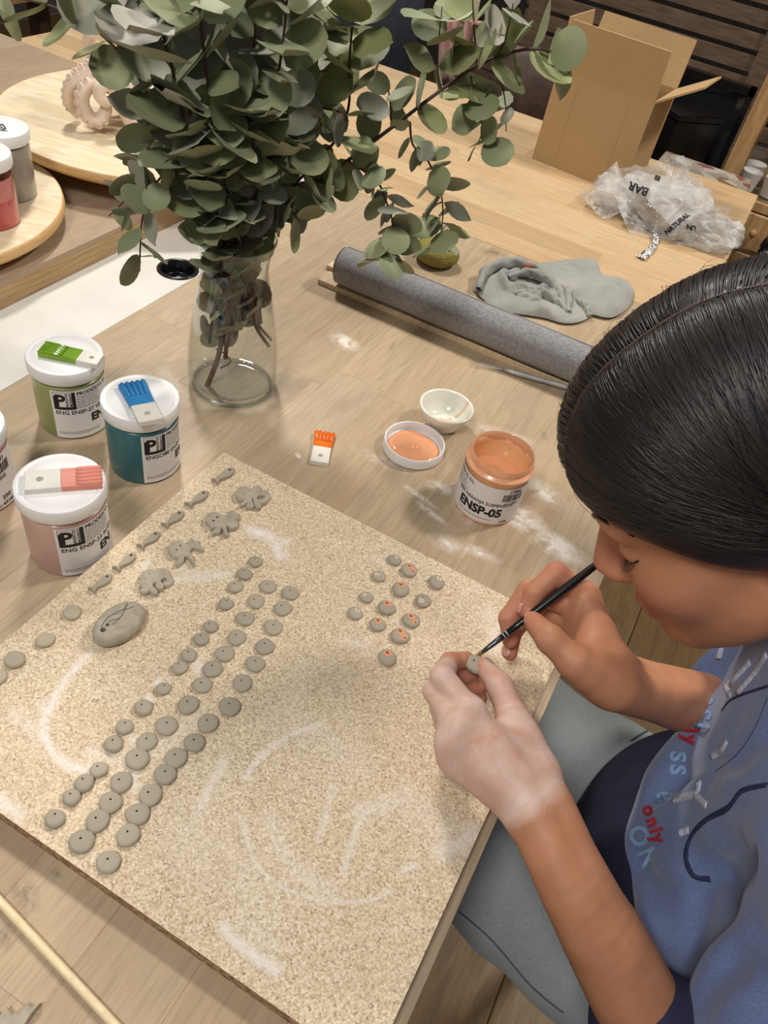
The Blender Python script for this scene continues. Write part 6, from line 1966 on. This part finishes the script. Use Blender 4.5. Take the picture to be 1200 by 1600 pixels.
M_pap = mat('grey_papers', S(140, 138, 136), S(96, 95, 96), scale=40, stretch=(1, 8, 8), rough=.9)
for k in range(6):
    bb = MB().box((-.02 + .026 * k, -.12, .62), (.0 + .026 * k, .12, .68 + .015 * (k % 3))); bb.build('paper_bundle', M_pap, c3)
# slatted wooden screen
sl = thing('slatted_screen', 'dark brown slatted wooden screen behind the cardboard box', 'screen', (-.25, 3.15, 0))
for k in range(16):
    MB().box((-.75, 0, .40 + .062 * k), (.95, .018, .446 + .062 * k), .002).build('slat', M_dwood, sl)
for xx in (-.70, .10, .88):
    MB().box((xx - .03, -.03, 0), (xx + .03, .0, 1.50)).build('post', M_dwood, sl)
# dark glass panel with a black frame, standing upright, and a black plinth
gl = thing('dark_glass_panel', 'upright dark glass panel in a black frame beside the wooden shelf', 'panel', (-.225, 2.42, 0))
M_dglass = mat('dark_glass', S(36, 38, 42), rough=.06, coat=.4)
MB().box((-.19, -.004, .06), (.108, .004, .80)).build('glass', M_dglass, gl)
MB().box((.106, -.014, 0), (.122, .014, .82)).build('frame_side', M_black, gl)
MB().box((-.20, -.014, 0), (-.184, .014, .82)).build('frame_side', M_black, gl)
MB().box((-.20, -.014, 0), (.122, .014, .06)).build('frame_foot', M_black, gl)
MB().box((-.20, -.014, .80), (.122, .014, .82)).build('frame_top', M_black, gl)
pl_ = thing('black_plinth', 'square black display plinth standing before the dark glass panel', 'plinth', (-.235, 2.27, 0), .78)
MB().box((-.065, -.065, 0), (.065, .065, .755), .004).build('plinth_body', M_black, pl_)
MB().box((-.07, -.07, .755), (.07, .07, .77), .003).build('plinth_top', M_black, pl_)
# patterned tile board
t = NT('terrazzo_tile')
co = t.coord('Object')
vo = t.n('ShaderNodeTexVoronoi'); vo.inputs['Scale'].default_value = 34; t.t.links.new(co, vo.inputs['Vector'])
sp_ = t.n('ShaderNodeSeparateColor'); t.t.links.new(vo.outputs['Color'], sp_.inputs[0])
M_tile = t.out(col=t.ramp(sp_.outputs[0], [(.0, S(186, 178, 162)), (.6, S(150, 140, 124)), (.8, S(110, 100, 90)), (.92, S(150, 60, 56)), (1, S(120, 104, 72))]), rough=.5)
q = PY(1098, 248, 2.12)
tl_ = MB().box((-.11, -.07, 0), (.11, .07, .04), .003).build('tile_board', M_tile)
tl_.location = (q.x + .02, 2.05, .66)
tag(tl_, 'patterned terrazzo tile slab lying behind the plastic bag', 'tile')
ts = thing('small_stool', 'black stool carrying the terrazzo slab', 'stool', (q.x + .02, 2.05, 0))
MB().box((-.10, -.06, .63), (.10, .06, .66)).build('seat', M_black, ts)
for sx in (-.08, .08):
    for sy in (-.04, .04): MB().tube([(sx, sy, 0), (sx, sy, .635)], .008, 8).build('leg', M_blackm, ts)
# pine shelf unit with drawers and clear tubs
su = thing('shelf_unit', 'pine shelf unit with drawers and clear tubs at the aisle', 'shelf', (.02, 2.30, 0))
for (xx, yy) in ((-.085, -.12), (-.085, .16), (.60, -.12), (.60, .16)):
    MB().box((xx - .02, yy - .02, 0), (xx + .02, yy + .02, 1.5)).build('post', M_pinew, su)
for zz in (.12, .40, .62, .95, 1.25):
    MB().box((-.09, -.13, zz), (.61, .18, zz + .02)).build('shelf_board', M_pinew, su)
for zz in (.43, .53):
    d_r = MB().box((-.055, -.135, zz), (.27, -.12, zz + .085), .002).build('drawer', M_pinew, su)
    for xx in (.03, .18): MB().sphere((xx, -.14, zz + .042), .009, 10, 6).build('knob', M_pinew, d_r, True)
M_tub = clear_mat('clear_tub_plastic', (.97, .97, .96, 1), 1.45, .08)
for kx in (0, 1):
    tb_ = thing('clear_tub', ['clear tub of small white pots beside the shelf end post', 'clear tub of small white pots further along the pine shelf'][kx], 'tub', (.04 + .24 * kx, 2.26, .64), 0, 'clear tubs on the pine shelf')
    MB().box((-.095, -.08, .001), (.095, .08, .004)).box((-.095, -.08, .004), (-.092, .08, .11)).box((.092, -.08, .004), (.095, .08, .11)).box((-.092, -.08, .004), (.092, -.077, .11)).box((-.092, .077, .004), (.092, .08, .11)).build('tub_wall', M_tub, tb_)
    for i in range(3):
        for j in range(2):
            MB().lathe([(.0001, .005), (.020, .005), (.026, .05), (.024, .05), (.0001, .03)], 16).shift((-.058 + .058 * i, -.035 + .07 * j, 0)).build('pot', M_lid, tb_, True, 50)
# crumpled black film hanging at the end of the far table
cf = MB().sphere((0, 0, 0), 1.0, 40, 24)
cf.v = [(v[0] * .035 * (1 + .5 * (ridged(v[0], v[1] + v[2], 2.3, 4.4) - .5)), v[1] * .05 * (1 + .4 * (ridged(v[1], v[2], 2.0, 1.4) - .5)), v[2] * .045 * (1 + .5 * (ridged(v[2], v[0], 2.6, 9.4) - .5))) for v in cf.v]
qf = P(1163, 372, -.06)
stn = thing('bin_stand', 'slim black stand at the end of the far table holding a foil bag', 'stand', (qf.x + .075, qf.y, 0))
MB().lathe([(.0001, 0), (.09, 0), (.085, .01), (.016, .02), (.014, .60), (.05, .62), (.055, .632), (.0001, .632)], 28).build('stand_body', M_blackm, stn, True, 40)
cf.shift((0, 0, .675))
o = cf.build('foil_bag', mat('black_silver_foil', S(30, 30, 32), S(190, 190, 192), scale=45, detail=5, lo=.52, hi=.6, rough=.25, metal=.5), None)
o.location = (qf.x + .075, qf.y, 0)
tag(o, 'crumpled black and silver foil bag beside the far table end', 'bag')
# pine rack by the grey wall
rk = thing('pine_rack', 'pine rack frame beyond the corner worktop', 'rack', (-2.62, 2.0, 0))
for yy in (-.55, .05, .66):
    MB().box((-.03, yy - .035, 0), (.03, yy + .035, 1.5)).build('post', M_pinew, rk)
MB().box((-.035, -.58, .42), (.035, .69, .48)).build('rail', M_pinew, rk)
MB().box((-.30, -.58, .40), (-.03, .69, .42)).build('shelf_board', M_pinew, rk)
MB().box((-.035, -.58, 1.0), (.035, .69, 1.06)).build('rail', M_pinew, rk)
for yy in (-.55, .66): MB().box((-.31, yy - .03, 0), (-.25, yy + .03, 1.5)).build('post', M_dwood, rk)
